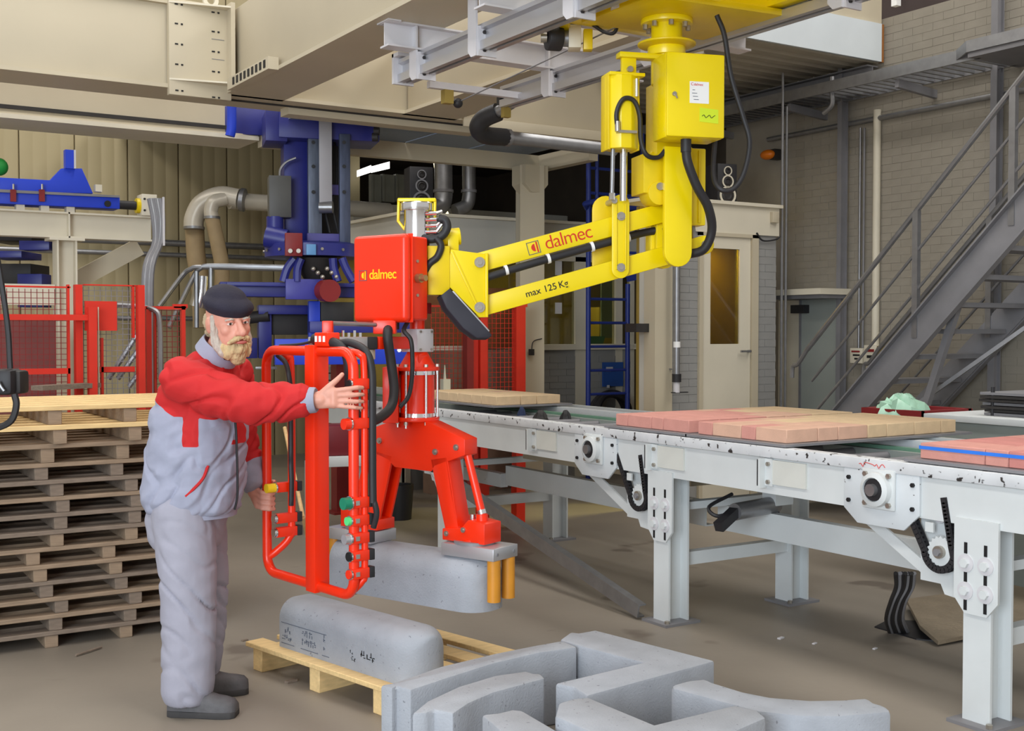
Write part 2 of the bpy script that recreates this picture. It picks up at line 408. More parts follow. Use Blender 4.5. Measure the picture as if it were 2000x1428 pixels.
# recess with canopy and grey sliding door
pc0, pc1 = onX(1524, 575, XW-.25), onX(1632, 575, XW-.25)
t = thing('door_canopy', 'flat pale canopy above the grey door in the brick wall', 'canopy', (XW-.1, (pc0.y+pc1.y)/2, 1.9))
m = MB(); m.box((XW-.45, pc1.y, 1.905), (XW, pc0.y+.1, 1.96)); m.build('slab', CREAM2, t)
m = MB(); m.box((XW-.40, pc1.y+.02, 1.87), (XW, pc0.y, 1.905)); m.build('soffit', STEEL, t)
q0, q1 = onX(1562, 700, XW-.06), onX(1632, 700, XW-.06)
m = MB(); m.box((XW-.06, q1.y, 0), (XW-.01, q0.y, 1.87)); d = struct(m.build('door_1', M('grey green door', (158, 163, 156), .45, var=.03)))
m = MB(); m.box((XW-.075, q0.y-.02, .0), (XW-.06, q0.y, 1.87)); m.build('door_edge', STEEL, d)
m = MB(); m.box((XW-.14, q0.y-.12, 1.74), (XW-.06, q0.y+.05, 1.82)); m.build('door_closer', BLK, d)
q2 = onX(1520, 700, XW-.03); m = MB(); m.box((XW-.03, q0.y, 0), (XW-.004, q2.y, 1.87)); struct(m.build('trim_10', CREAM2))
# emergency lamp
p = onX(1508, 302, XW-.1); t = thing('warning_beacon', 'small orange warning beacon high on the brick wall', 'beacon', p)
m = MB(); m.box(p+Vector((-.02, -.06, -.05)), p+Vector((.09, .02, .05))); m.build('housing', DARK, t)
m = MB(); m.ball(p+Vector((-.03, .03, 0)), (.06, .09, .05)); m.build('lens', AMBERL, t)
# switch boxes on the wall
for px0, px1, y0, y1, lb, mt in ((1660, 1684, 680, 710, 'small pale switch box with red and black bars on brick wall', CREAM2), (1687, 1712, 674, 724, 'pale control box in the middle of the wall boxes', CREAM2), (1712, 1727, 676, 726, 'olive meter box beside the pale control box', OCHRE)):
    a, b = onX(px0, y0, XW-.1), onX(px1, y1, XW-.1); t = thing('wall_box', lb, 'box', (XW-.06, (a.y+b.y)/2, b.z))
    m = MB(); m.box((XW-.10, b.y, b.z), (XW, a.y, a.z)); m.build('housing', mt, t, bevel=.004)
    w = a.y-b.y; h = a.z-b.z
    if mt is CREAM2:
        for k, mm in enumerate((REDD, INK, INK)):
            z = a.z-h*(.2+.24*k); m = MB(); m.box((XW-.106, b.y+w*.2, z-h*.07), (XW-.10, a.y-w*(.15+.12*k), z+h*.04)); m.build('bar', mm, t)
# cable tray walkway along the wall
t = thing('cable_tray', 'grey ladder-type cable tray bracketed to the brick wall', 'cable tray', (XW-.3, 7, 3.7))
m = MB(); m.box((XW-.56, 5.9, 3.70), (XW-.54, 10.2, 3.80)); m.build('side_rail', GALV, t)
m = MB(); m.box((XW-.10, 5.9, 3.70), (XW-.08, 10.2, 3.80)); m.build('side_rail', GALV, t)
m = MB(); m.box((XW-.55, 7.6, 3.775), (XW-.10, 10.2, 3.785)); m.build('tray_plate', DARK, t)
m0 = None
for k in range(42):
    ctr = Vector((XW-.32, 6.0+k*.1, 3.72))
    if m0 is None: m = MB(); m.hexa(ctr, (.22, 0, 0), (0, .014, 0), (0, 0, .012)); m0 = m.build('rung', GALV, t)
    else: copy_at(m0, t, ctr)
for y in (6.75, 8.0, 9.3):
    m = MB(); m.bar((XW-.5, y, 3.66), (XW, y, 3.62), .04, .07); m.build('bracket', STEEL, t)
m = MB(); m.box((XW-.66, 4.3, 3.74), (XW-.64, 5.95, 3.83)); m.prism([(XW-.66, 5.95, 3.74), (XW-.54, 6.15, 3.72), (XW-.54, 6.15, 3.80), (XW-.66, 5.95, 3.83)], (.02, 0, 0)); m.build('end_rail', GALV, t)
m = MB(); m.box((XW-.64, 4.3, 3.70), (XW, 5.95, 3.74)); m.build('landing_plate', STEEL, t)
p = onX(1625, 150, XW-.5); q = onX(1625, 205, XW-.5); m = MB(); m.tube([p, (p+q)/2, q, q+Vector((.0, .1, -.06))], .022, 8); m.build('drop_pipe', GALV, t)
# mezzanine: corrugated deck, silver fascia and cream wall above
YM = 7.29
t = thing('mezzanine', 'mezzanine with ribbed zinc underside, bright zinc fascia and cream wall', 'mezzanine', (7.4, YM+2, 4.0))
me0 = None
for k in range(15):
    y = YM+.12+.2*k; m = None
    ctr = Vector((7.20, y, 4.03))
    if me0 is None:
        m = MB(); pr = [(-.1, .03), (-.085, .03), (-.055, -.03), (.045, -.03), (.075, .03), (.1, .03), (.1, .04), (-.1, .04)]
        m.sweep((5.85, y, 4.03), (XW-.02, y, 4.03), pr); me0 = m.build('deck_rib', DECK, t); ctr0 = wloc(me0).copy()
    else: copy_at(me0, t, ctr0+Vector((0, .2*k, 0)))
m = MB(); m.box((5.85, YM, 4.0), (XW-.06, YM+.03, 4.34)); m.build('fascia', SILV, t)
m = MB(); m.box((XW-.06, YM+.01, 4.0), (XW-.02, YM+.04, 4.34)); m.build('end_board', M('brown board', (150, 96, 44), .6), t)
m = MB(); m.box((5.85, YM+.03, 4.34), (XW-.03, YM+.08, 5.4)); m.build('upper_wall', CREAM, t)
for y, l in ((YM+.35, 0.4), (YM+1.6, .0)):
    m = MB(); m.ibeam((XW-.12, YM+.05, 3.86), (XW-.12, 10.4, 3.86), .14, .22); m.build('bearer', STEEL, t); break
# ================================================================== office booths behind the conveyor
YB = 10.3; XB0 = onY(790, 440, YB).x; XB1 = onY(1262, 440, YB).x
ob = thing('control_office', 'cream panelled control office with large windows behind the blue ladder', 'office', ((XB0+XB1)/2, YB+1, 0))
zt, zb = 2.70, 2.36
m = MB(); m.box((XB0, YB, zb), (XB1, YB+.05, zt)); m.build('fascia', CREAMG, ob)
m = MB(); m.box((XB0, YB, zb), (XB0+.05, YB+2.4, zt)); m.build('fascia', CREAMG, ob)
m = MB(); m.box((XB0-.05, YB-.05, zt), (XB1, YB+2.4, zt+.03)); m.build('roof_edge', CREAM2, ob)
zs = onY(1145, 683, YB).z; zs2 = onY(1145, 672, YB).z
X1, X2, X3, X4 = onY(1058, 600, YB).x, onY(1124, 600, YB).x, onY(1148, 600, YB).x, onY(1232, 600, YB).x
for a, b in ((XB0, XB0+.06), (onY(905, 500, YB).x, onY(918, 500, YB).x), (X1-.1, X1), (X2, X3), (onY(1203, 600, YB).x, onY(1216, 600, YB).x), (X4, X4+.05)):
    m = MB(); m.box((a, YB, 0), (b, YB+.07, zb)); m.build('mullion', CREAM2, ob)
m = MB(); m.box((XB0, YB-.04, zs), (X4+.05, YB+.1, zs2)); m.build('sill', CREAM2, ob)
m = MB(); m.box((XB0, YB-.0, zb-.05), (X4+.05, YB+.06, zb)); m.build('window_head', CREAM2, ob)
for a, b in ((XB0+.06, onY(905, 500, YB).x), (onY(918, 500, YB).x, X1-.1), (X1, X2), (X3, onY(1203, 600, YB).x), (onY(1216, 600, YB).x, X4)):
    m = MB(); m.box((a, YB+.03, zs2), (b, YB+.036, zb-.05)); m.build('pane', GLASS, ob)
m = MB(); m.box((XB0, YB+.01, 0), (X4+.05, YB+.1, zs)); lw = m.build('lower_wall', WALLG, ob)
brick_field(lw, (X1, YB+.005, .75), (1, 0, 0), (0, 0, 1), (0, -1, 0), X4-X1, zs-.75, WALLG, 300)
# interior
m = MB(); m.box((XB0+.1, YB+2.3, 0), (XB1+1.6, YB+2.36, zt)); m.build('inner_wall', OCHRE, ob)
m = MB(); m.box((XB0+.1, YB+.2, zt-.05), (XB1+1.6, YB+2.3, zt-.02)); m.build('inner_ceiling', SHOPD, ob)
a = onY(1170, 600, YB+1.4); b = onY(1200, 700, YB+1.4)
m = MB(); m.box((a.x, YB+1.4, b.z), (b.x+.1, YB+1.6, a.z)); tag(m.build('yellow_locker', M('locker yellow', (196, 172, 60), .5), bevel=.004), 'yellow locker seen through the office window behind the ladder', 'locker')
a = onY(1175, 540, YB+.5); b = onY(1215, 660, YB+.5); m = MB(); m.box((a.x, YB+.5, b.z), (b.x, YB+.52, a.z)); m.build('glass_screen', M('pale green screen', (150, 172, 160), .4), ob)
a = onY(1150, 662, YB+.3); b = onY(1178, 672, YB+.3); m = MB(); m.prism([(a.x, a.y, b.z), (b.x, a.y, b.z), (b.x+.03, a.y, a.z+.03), (a.x-.03, a.y, a.z+.03)], (0, .15, 0)); tag(m.build('plastic_tub', M('teal tub', (70, 150, 150), .5)), 'small teal tub on the office window sill', 'tub')
for px0, px1, y0, y1, lb in ((1084, 1097, 500, 538, 'tall white card hanging in the office window'), (1084, 1097, 591, 613, 'small white card hanging in the office window below the tall one')):
    a, b = onY(px0, y0, YB+.02), onY(px1, y1, YB+.02); m = MB(); m.box((a.x, YB+.015, b.z), (b.x, YB+.02, a.z)); tag(m.build('window_card', WLED), lb, 'card')
# blue notice on the lower wall with pale lettering bars
a, b = onY(1177, 708, YB-.02), onY(1216, 754, YB-.02); t = thing('blue_notice', 'blue notice board with pale print on the grey office wall', 'notice', (a.x, YB-.02, b.z))
m = MB(); m.box((a.x, YB-.03, b.z), (b.x, YB-.01, a.z)); m.build('board', M('notice blue', (40, 84, 160), .5), t)
for k in range(2): m = MB(); m.box((a.x+.04, YB-.033, a.z-.07-.03*k), (a.x+.04+.09-.02*k, YB-.03, a.z-.05-.03*k)); m.build('print_line', PALE, t)
# coiled hose behind the ladder
t = thing('hose_coil', 'black coiled hose hanging low behind the blue ladder', 'hose', onY(1185, 800, YB-.2))
for k in range(4):
    cpt = onY(1188+k*3, 815, YB-.12-.07*k); r = .24-.02*(k % 2); m = MB(); m.tube([cpt+Vector((r*math.cos(i*math.pi/8), 0.02*math.sin(i+k), r*1.1*math.sin(i*math.pi/8))) for i in range(17)], .032, 8, 3); m.build('turn', BLK, t)
m = MB(); m.bar(onY(1188, 755, YB), onY(1188, 755, YB-.36), .03, .03); m.build('hook', STEEL, t)
# near booth with door (right)
YN = 7.94; XN0 = onY(1275, 600, YN).x; XN1 = onY(1519, 420, YN).x
nb = thing('door_booth', 'cream booth with glazed door beside the brick wall', 'booth', ((XN0+XN1)/2, YN+.6, 0))
zn0, zn1 = onY(1519, 462, YN).z, onY(1519, 408, YN).z
m = MB(); m.box((XN0, YN-.02, zn0), (XN1, YN+.06, zn1)); m.build('fascia', CREAM2, nb)
m = MB(); m.box((XN0-.02, YN-.05, zn1), (XN1+.02, YN+.5, zn1+.03)); m.build('roof_edge', CREAM2, nb)
m = MB(); m.box((XN0, YN-.03, 0), (onY(1309, 600, YN).x, YN+.12, zn0)); m.build('corner_post', CREAM, nb)
m = MB(); m.box((XN0+.01, YN+.12, 0), (XN0+.06, YN+.2, zn0+.1)); m.build('side_panel', CREAMG, nb)
m = MB(); m.box((XN0-.14, YN+.05, onY(1275, 642, YN).z-.03), (XN0+.02, YN+.2, onY(1275, 632, YN).z)); m.build('black_ledge', DARK, nb)  # black bracket at the booth's side panel
xd0, xd1 = onY(1362, 600, YN).x, onY(1477, 600, YN).x
m = MB(); m.box((onY(1309, 600, YN).x, YN, 0), (xd0, YN+.08, zn0)); lw = m.build('wall_left_of_door', WALLG, nb)
brick_field(lw, (onY(1309, 600, YN).x, YN-.002, .8), (1, 0, 0), (0, 0, 1), (0, -1, 0), xd0-onY(1309, 600, YN).x, zn0-.8, WALLG, 300)
m = MB(); m.box((xd1, YN, 0), (XN1-.02, YN+.08, zn0)); lw = m.build('wall_right_of_door', WALLG, nb)
brick_field(lw, (xd1, YN-.002, .8), (1, 0, 0), (0, 0, 1), (0, -1, 0), XN1-.02-xd1, zn0-.8, WALLG, 300)
m = MB(); m.box((XN1-.06, YN+.08, 0), (XN1-.02, YN+.5, zn0)); m.build('side_wall', WALLG, nb)
# door frame, leaf, glass, handle
zdt = onY(1420, 463, YN).z
for a, b in ((xd0, onY(1369, 600, YN).x), (onY(1465, 600, YN).x, xd1)): m = MB(); m.box((a, YN-.03, 0), (b, YN+.06, zdt+.03)); m.build('door_frame', CREAM, nb)
m = MB(); m.box((xd0, YN-.03, zdt), (xd1, YN+.06, zn0)); m.build('door_head', CREAM, nb)
xl0, xl1 = onY(1369, 600, YN).x, onY(1464, 600, YN).x; xg0, xg1 = onY(1386, 600, YN).x, onY(1443, 600, YN).x; zg0, zg1 = onY(1415, 672, YN).z, onY(1415, 486, YN).z
m = MB(); m.box((xl0, YN-.01, .02), (xg0, YN+.03, zdt)); m.box((xg1, YN-.01, .02), (xl1, YN+.03, zdt)); m.box((xg0, YN-.01, .02), (xg1, YN+.03, zg0)); m.box((xg0, YN-.01, zg1), (xg1, YN+.03, zdt))
dl = m.build('door_leaf', CREAM2, nb)
m = MB(); m.box((xg0, YN+.005, zg0), (xg1, YN+.012, zg1)); m.build('pane', GLASSY, dl)
m = MB(); m.cyl((xl1-.03, YN-.01, onY(1460, 686, YN).z), (xl1-.03, YN-.05, onY(1460, 686, YN).z), .012, 8); m.bar((xl1-.03, YN-.05, onY(1460, 686, YN).z), (xl1-.15, YN-.05, onY(1460, 686, YN).z), .015, .018); m.build('handle', GALV, dl)
m = MB(); m.box((xd0-.25, YN+.5, 0), (XN1-.06, YN+.55, zn1)); m.build('inner_wall', OCHRE, nb)
m = MB(); m.box((xg0+.10, YN+.3, .4), (xg0+.13, YN+.45, 2.2)); m.box((xg0+.22, YN+.4, 1.5), (xg0+.24, YN+.43, 2.3)); m.build('inner_shelf', SHOPD, nb)
p = onY(1513, 425, YN-.03); m = MB(); m.box(p+Vector((-.05, -.03, -.05)), p+Vector((.03, .01, .05))); m.build('junction_box', CREAM, nb, bevel=.004)
p = onY(1500, 462, YN-.03); m = MB(); m.tube([onY(1478, 455, YN-.03), onY(1490, 470, YN-.03), onY(1515, 468, YN-.03), onY(1523, 462, YN-.03)], .008, 6); m.build('cable', BLK, nb)
for k, px in enumerate((1530, 1538)):
    p = onY(px, 500, YN-.02); m = MB(); m.cyl((p.x, YN-.0, 0), (p.x, YN-.0, 3.95-.3*k), .012, 8); tag(m.build('riser_pipe', GALV), ('left' if k == 0 else 'right')+' one of the two thin riser pipes at the booth corner', 'pipe')
area('booth_fill', ((xg0+xg1)/2, YN+.25, 2.4), (0, 0, 0), .5, .2, 40, (1.0, .88, .30))  # unseen fill light added to brighten the booth behind the door glass
area('office_fill', ((X1+X4)/2, YB+1.2, 2.6), (0, 0, 0), 2.0, .4, 30, (1.0, .92, .7))  # unseen fill light added to lift the office interior
# galvanised downpipe with valve in front of booth
p = onY(1322, 600, YN-.12); z1 = onY(1322, 520, YN-.12).z; z0 = onY(1322, 735, YN-.12).z
t = thing('drop_pipe', 'vertical galvanised air pipe with black valve beside the booth door', 'pipe', (p.x, p.y, z0))
m = MB(); m.cyl((p.x, p.y, z0), (p.x, p.y, 3.2), .028, 14); m.build('pipe', GALV, t)
zz = onY(1322, 673, YN-.12); m = MB(); m.cyl(zz+Vector((0, 0, -.025)), zz+Vector((0, 0, .025)), .03, 14); m.build('label_band', WHITE, t)
m = MB(); m.cyl((p.x, p.y, z0-.05), (p.x, p.y, z0+.02), .04, 14); m.build('collar', BLK, t)
for zq in (z0+.06, 2.3): m = MB(); m.bar((p.x, p.y, zq), (p.x, YN+.01, zq), .02, .012); m.build('pipe_bracket', GALV, t)
m = MB(); m.cyl((p.x, p.y, z0-.14), (p.x, p.y, z0-.05), .028, 14); m.build('coupling', PALE, t)
m = MB(); m.bar((p.x-.05, p.y, z0-.14), (p.x+.12, p.y, z0-.14), .03, .008); m.build('valve_lever', BLK, t)
# hall beyond, over the office, its shade put into dark colour: back wall, daylight windows, ducts
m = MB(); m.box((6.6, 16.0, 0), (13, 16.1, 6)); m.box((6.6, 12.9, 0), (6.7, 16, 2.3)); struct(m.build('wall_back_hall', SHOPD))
m = MB(); m.box((9.6, 9.4, 0), (9.7, 16, 4.0)); m.box((XW+.25, 9.3, 0), (9.7, 9.4, 6)); struct(m.build('wall_hall_side', SHOPD))  # added side wall, coloured dark for the hall's shade
m = MB(); m.box((3.5, 10.4, 4.0), (13, 16, 4.1)); struct(m.build('ceiling_back_hall', SHOPD))  # ceiling drawn forward to keep light out of the hall
for k, (px, w) in enumerate(((712, 26), (744, 34))):
    a, b = onY(px-w/2, 345-8*k, 13.9), onY(px+w/2, 333-8*k, 13.9); m = MB(); m.prism([(a.x, 13.9, a.z), (b.x, 13.9, a.z+.07), (b.x, 13.9, a.z+.16), (a.x, 13.9, a.z+.08)], (0, .03, 0)); wn = struct(m.build('window_%d' % (k+1), DAYWIN))
for k, (px0, px1) in enumerate(((724, 746), (746, 772), (772, 800))):
    a, b = onY(px0, 340, 13.6), onY(px1-1, 395, 13.6); m = MB(); m.box((a.x, 13.6, b.z), (b.x, 13.66, a.z)); m.box((a.x, 13.58, b.z), (a.x+.03, 13.6, a.z)); tag(m.build('partition_panel', M('grey partition', (132, 132, 122), .6)), ['leftmost', 'middle', 'rightmost'][k]+' grey partition panel above the office roof behind the loudspeaker', 'partition', 'partition panels above the office')
m = MB(); a = onY(690, 395, 13.3); m.box((a.x, 13.3, a.z-.25), (a.x+3.2, 13.5, a.z)); struct(m.build('trim_11', CREAMG))
for px, r, lb in ((866, .10, 'fat vertical metal duct rising behind the loudspeaker'), (916, .075, 'slimmer vertical metal duct with elbow above the office')):
    p = onY(px, 320, YB+1.0); q = onY(px, 385, YB+1.0); e = onY(px-28, 412, YB+1.0); t = thing('roof_duct', lb, 'duct', (q.x, q.y, q.z))
    m = MB(); m.tube([(p.x, p.y, 3.6), (p.x, p.y, q.z+.15), q, q*.45+e*.55+Vector((.06, 0, -.01)), e], r, 14, 5); m.build('duct', GALV, t)
    m = MB(); m.ring(q+Vector((0, 0, .05)), q+Vector((0, 0, .08)), r+.012, r-.01); m.build('band', STEEL, t)
p = onY(862, 418, YB+.9); m = MB(); wlp = onY(862, 418, YB+2.2); m.ball(wlp, (.1, .05, .07)); m.cyl(wlp, (wlp.x, wlp.y+.3, 4.0), .006, 6)
tag(m.build('work_light', lamp_mat('work light', (255, 240, 190), 2.5)), 'small bright work light in the dark hall above the office', 'lamp')
# loudspeakers
def speaker(px0, px1, y0, y1, d, label, white):
    p = at((px0+px1)/2, y1, d); w = (px1-px0)/FPX*d; h = (y1-y0)/FPX*d; t = thing('loudspeaker', label, 'loudspeaker', p, 'loudspeakers on the booth roofs')
    fr = Fr(p, C(.94, .34), C(-.34, .94)*1.0); dd = .22
    m = MB(); m.hexa(fr(0, dd/2, h/2), fr.a*w*.42, fr.b*dd/2, VZ*h/2); m.build('cabinet', BLK, t, bevel=.008)
    for z, r in ((.82, .10), (.56, .14), (.22, .20)):
        R = r*h*(1.0 if not white else 1.05); cpt = fr(-.0, -.004, z*h)
        m = MB(); m.lathe(cpt, [(R, 0), (R, -.006), (R*.5, .012), (R*.35, .0), (0, -.004)], 18, -fr.b); m.build('driver', DARK, t)
        m = MB(); m.ring(cpt, cpt-fr.b*.01, R*1.08, R*.86, 20); m.build('surround', CREAM2 if white else STEEL, t)
speaker(795, 852, 326, 411, 11.4, 'black loudspeaker behind the chromed swivel of the gripper', False)
speaker(1395, 1446, 320, 399, 10.6, 'black loudspeaker with pale rings on the door booth roof', True)
# ladder
YL = 9.6
t = thing('ladder', 'tall blue steel ladder with guard hoop in front of the office windows', 'ladder', onY(1186, 800, YL))
xl, xr = onY(1149, 600, YL).x, onY(1226, 600, YL).x
for x in (xl, xr):
    m = MB(); m.cyl((x, YL, 0), (x, YL, 3.55 if x == xl else 2.05), .026, 10); m.build('stile', BLUEL, t)
x2, x3 = onY(1166, 300, YL).x, onY(1255, 300, YL).x
m = MB(); m.cyl((x2, YL, 2.5), (x2, YL, 3.6), .02, 10); m.build('stile', BLUEL, t)
m = MB(); m.cyl((x3, YL, 1.75), (x3, YL, 3.6), .022, 10); m.build('stile', BLUEL, t)
for k in range(10): z = .45+.24*k; m = MB(); m.cyl((xl, YL, z), (xr if z < 2.0 else x3, YL, z), .014, 8); m.build('rung', BLUEL, t)
for z in (2.95, 3.2, 3.45): m = MB(); m.cyl((xl, YL, z), (x3, YL, z), .016, 8); m.build('guard_bar', BLUEL, t)
m = MB(); za = onY(1150, 400, YL).z; m.tube([(xl-.08, YL-.05, za), (xl+.05, YL-.25, za+.03), (x3-.1, YL-.3, za+.05), (x3, YL, za+.02), (xl+.1, YL+.05, za-.05), (xl-.08, YL-.05, za)], .028, 8, 2); m.build('hoop', BLUEL, t)
m = MB(); m.bar((xr-.02, YL-.02, onY(1226, 545, YL).z), (onY(1274, 532, YL).x, YL-.02, onY(1274, 534, YL).z), .03, .06); m.build('bracket_arm', BLUEL, t)
# cream pillar and walkway
pp = at(1035, 650, 11.45); 
m = MB(); m.ibeam((pp.x, pp.y, 0), (pp.x, pp.y, 3.16), .24, .2, .02, up=C(.2, -.98)); pil = struct(m.build('trim_12', CREAM))
m = MB(); m.prism([(pp.x-.13, pp.y-.12, 2.98), (pp.x-.06, pp.y-.12, 2.90), (pp.x+.06, pp.y-.12, 2.90), (pp.x+.13, pp.y-.12, 2.98), (pp.x+.13, pp.y-.12, 3.16), (pp.x-.13, pp.y-.12, 3.16)], (0, .24, 0)); m.build('capital', CREAM, pil)
p = at(1038, 688, 11.3); m = MB(); m.box(p+Vector((-.02, -.02, -.03)), p+Vector((.02, .02, .03))); m.build('socket', BLK, pil)
m = MB(); m.tube([p, p+Vector((.02, 0, .1)), p+Vector((.12, .0, .13))], .005, 5); m.build('cable', BLK, pil)
YK = 9.85; zw = 3.30
t = thing('walkway', 'raised walkway with blue grey grating underside carried by the cream pillar', 'walkway', (5.2, 9.3, zw))
m = MB(); m.box((3.6, YK-.1, zw-.15), (6.55, YK, zw)); m.build('edge_beam', CREAM, t)
m = MB(); m.box((6.45, 8.9, zw-.15), (6.55, YK-.1, zw)); m.build('edge_beam', CREAM, t)
g0 = None
for k in range(4):
    x = 3.95+.68*k
    m = MB(); m.box((x-.33, 8.75, zw), (x+.33, YK-.1, zw+.03)); m.build('grating', GRATE, t)
# ================================================================== cream gantry overhead
ZG, HG = 3.25, .60; YG0, YG1 = 8.22, 8.66
t = thing('gantry', 'heavy cream painted box girder gantry overhead', 'gantry', (3.2, 6, ZG))
XA0, XA1, XC0, XC1 = 2.80, 3.21, 4.19, 4.66
def girder(nm, lo, hi, lips):
    m = MB(); m.box(lo, hi); o = m.build(nm, CREAM, t, bevel=.004)
    return o
girder('girder', (XA0+.03, -1.0, ZG+.02), (XA1-.03, YG0, ZG+HG), 0)
m = MB(); m.box((XA0, -1.0, ZG), (XA1, YG0+.05, ZG+.025)); m.build('bottom_flange', CREAM, t)
girder('girder', (XC0+.03, -1.0, ZG+.02), (XC1-.03, YG0, ZG+HG), 0)
m = MB(); m.box((XC0, -1.0, ZG), (XC1, YG0+.05, ZG+.025)); m.build('bottom_flange', CREAM, t)
girder('end_beam', (0.2, YG0+.04, ZG+.02), (6.3, YG1-.04, ZG+HG), 0)
m = MB(); m.box((0.2, YG0, ZG), (6.3, YG1, ZG+.028)); m.build('bottom_flange', CREAM, t)
m = MB(); m.box((0.2, YG0, ZG+HG-.02), (XA0, YG1, ZG+HG)); m.build('top_flange', CREAM, t)
m = MB(); m.box((XA1+.1, YG0+.18, ZG-.06), (XC1+.3, YG0+.34, ZG)); m.build('crab_rail', CREAM, t)
m = MB(); m.box((XA0+.05, YG0+.16, ZG-.012), (6.3, YG0+.175, ZG)); m.build('seam_strip', DARK, t)
# bolted splice plate with slots, eye lug and angle flange
sx0, sx1 = 2.36, 2.80
sp = MB(); sp.box((sx0, YG0-.03, ZG-.05), (sx1, YG0+.03, ZG+HG+.01)); spo = sp.build('splice_plate', CREAM, t, bevel=.003)
m = MB(); m.box((sx1-.03, YG0-.12, ZG), (sx1, YG0, ZG+HG+.02)); m.build('splice_flange', CREAM, spo)
for z in (ZG+.05, ZG+HG-.02): m = MB(); m.prism([(sx0, YG0-.031, z), (sx1-.03, YG0-.12, z), (sx1-.03, YG0-.031, z)], (0, 0, .012)); m.build('gusset', CREAM2, spo)
for i, x in enumerate((sx0+.07, sx1-.11)):
    for z in (ZG-.02, ZG+.16, ZG+.30, ZG+.44, ZG+HG-.025):
        zz = z-.02*i
        m = MB(); m.box((x-.03, YG0-.034, zz-.005), (x-.008, YG0-.03, zz+.005)); m.box((x+.012, YG0-.034, zz-.006), (x+.026, YG0-.03, zz+.006)); m.build('slot', INK, spo)
for z in (ZG+.23, ZG+.37): m = MB(); m.box((sx1-.14, YG0-.033, z-.004), (sx1-.05, YG0-.03, z)); m.build('weld_line', STEEL, spo)
e = Vector((sx1-.14, YG0-.01, ZG+HG+.04)); m = MB(); m.ring(e-Vector((0, .012, 0)), e+Vector((0, .012, 0)), .055, .028, 24); m.build('lifting_eye', CREAM2, t)
# slotted air vent under the girder corner
a = Vector((XA0-.01, YG0-.05, ZG+.03))
vb = MB().box((XA0-.07, YG0-.95, ZG-.005), (XA0-.0, YG0-.15, ZG+.075)).build('slotted_angle', CREAM, t)
for k in range(9): m = MB(); m.box((XA0-.074, YG0-.90+.075*k, ZG+.012), (XA0-.07, YG0-.865+.075*k, ZG+.062)); m.build('slot', INK, vb)
# second beam behind, with the lower rail
t2 = thing('runway_beam', 'second cream runway beam behind the gantry, above the blue robot', 'beam', (1.5, 9.9, ZG))
m = MB(); m.box((-1.2, 9.82, ZG), (3.58, 9.9, ZG+.5)); m.build('web', CREAM, t2)
m = MB(); m.box((-1.2, 9.78, ZG-.015), (3.58, 10.2, ZG)); m.build('bottom_flange', CREAM, t2)
m = MB(); m.box((-1.2, 9.80, ZG+.03), (3.58, 9.82, ZG+.06)); m.build('dark_groove', DARK, t2)
m = MB(); m.box((-1.2, 9.76, ZG-.05), (3.58, 10.3, ZG-.015)); m.build('rail_strip', CREAM2, t2)
# pale return face right of the pipe
m = MB(); m.box((XC1+.05, YG0-.02, ZG-.05), (6.3, YG0+.0, ZG+.03)); m.build('cable_channel', CREAM, t, bevel=.003)
# ---- overhead twin rail with hangers
XR = (3.10, 3.98); ZR = 2.98
t = thing('overhead_rails', 'pair of aluminium crane rails hung from white cross beams', 'crane rails', (3.54, 4, ZR))
def rail_prof():
    return [(-.045, 0), (-.012, 0), (-.012, .014), (-.03, .014), (-.03, .03), (.03, .03), (.03, .014), (.012, .014), (.012, 0), (.045, 0), (.045, .045), (.012, .05), (.012, .10), (.04, .108), (.04, .13), (-.04, .13), (-.04, .108), (-.012, .10), (-.012, .05), (-.045, .045)]
for x, y1 in ((XR[0], 6.08), (XR[1], 6.40)):
    m = MB(); m.sweep((x, -.6, ZR), (x, y1, ZR), rail_prof()); m.build('rail', ALU, t)
for y, x0, x1 in ((5.85, 2.86, 4.62), (4.9, 2.9, 4.62), (3.6, 2.86, 4.62), (2.2, 2.9, 4.62)):
    m = MB(); m.ibeam((x0, y, ZR+.20), (x1, y, ZR+.20), .10, .14, .01); cb = m.build('cross_beam', PALE, t)
    for x in (x0+.02, x1-.06): m = MB(); m.box((x-.03, y-.07, ZR+.262), (x+.05, y+.07, ZR+.282)); m.build('beam_clamp', PALE, cb)
for x, ys in ((XR[0], (5.85, 5.2, 4.35, 3.6)), (XR[1], (5.85, 4.9, 3.6))):
    for y in ys:
        m = MB(); m.prism([(x-.055, y-.04, ZR+.27), (x-.055, y+.04, ZR+.27), (x-.055, y+.04, ZR+.0), (x-.055, y+.01, ZR-.03), (x-.055, y-.04, ZR-.03)], (-.012, 0, 0)); h = m.build('hanger_plate', PALE, t)
        m = MB(); m.box((x-.055, y-.045, ZR-.03), (x+.055, y-.033, ZR+.12)); m.build('hanger_return', PALE, h)
        for z in (ZR, ZR+.09): m = MB(); m.hexbolt((x-.02, y-.045, z), (0, -1, 0), .010, .008); m.build('bolt', DARK, h)
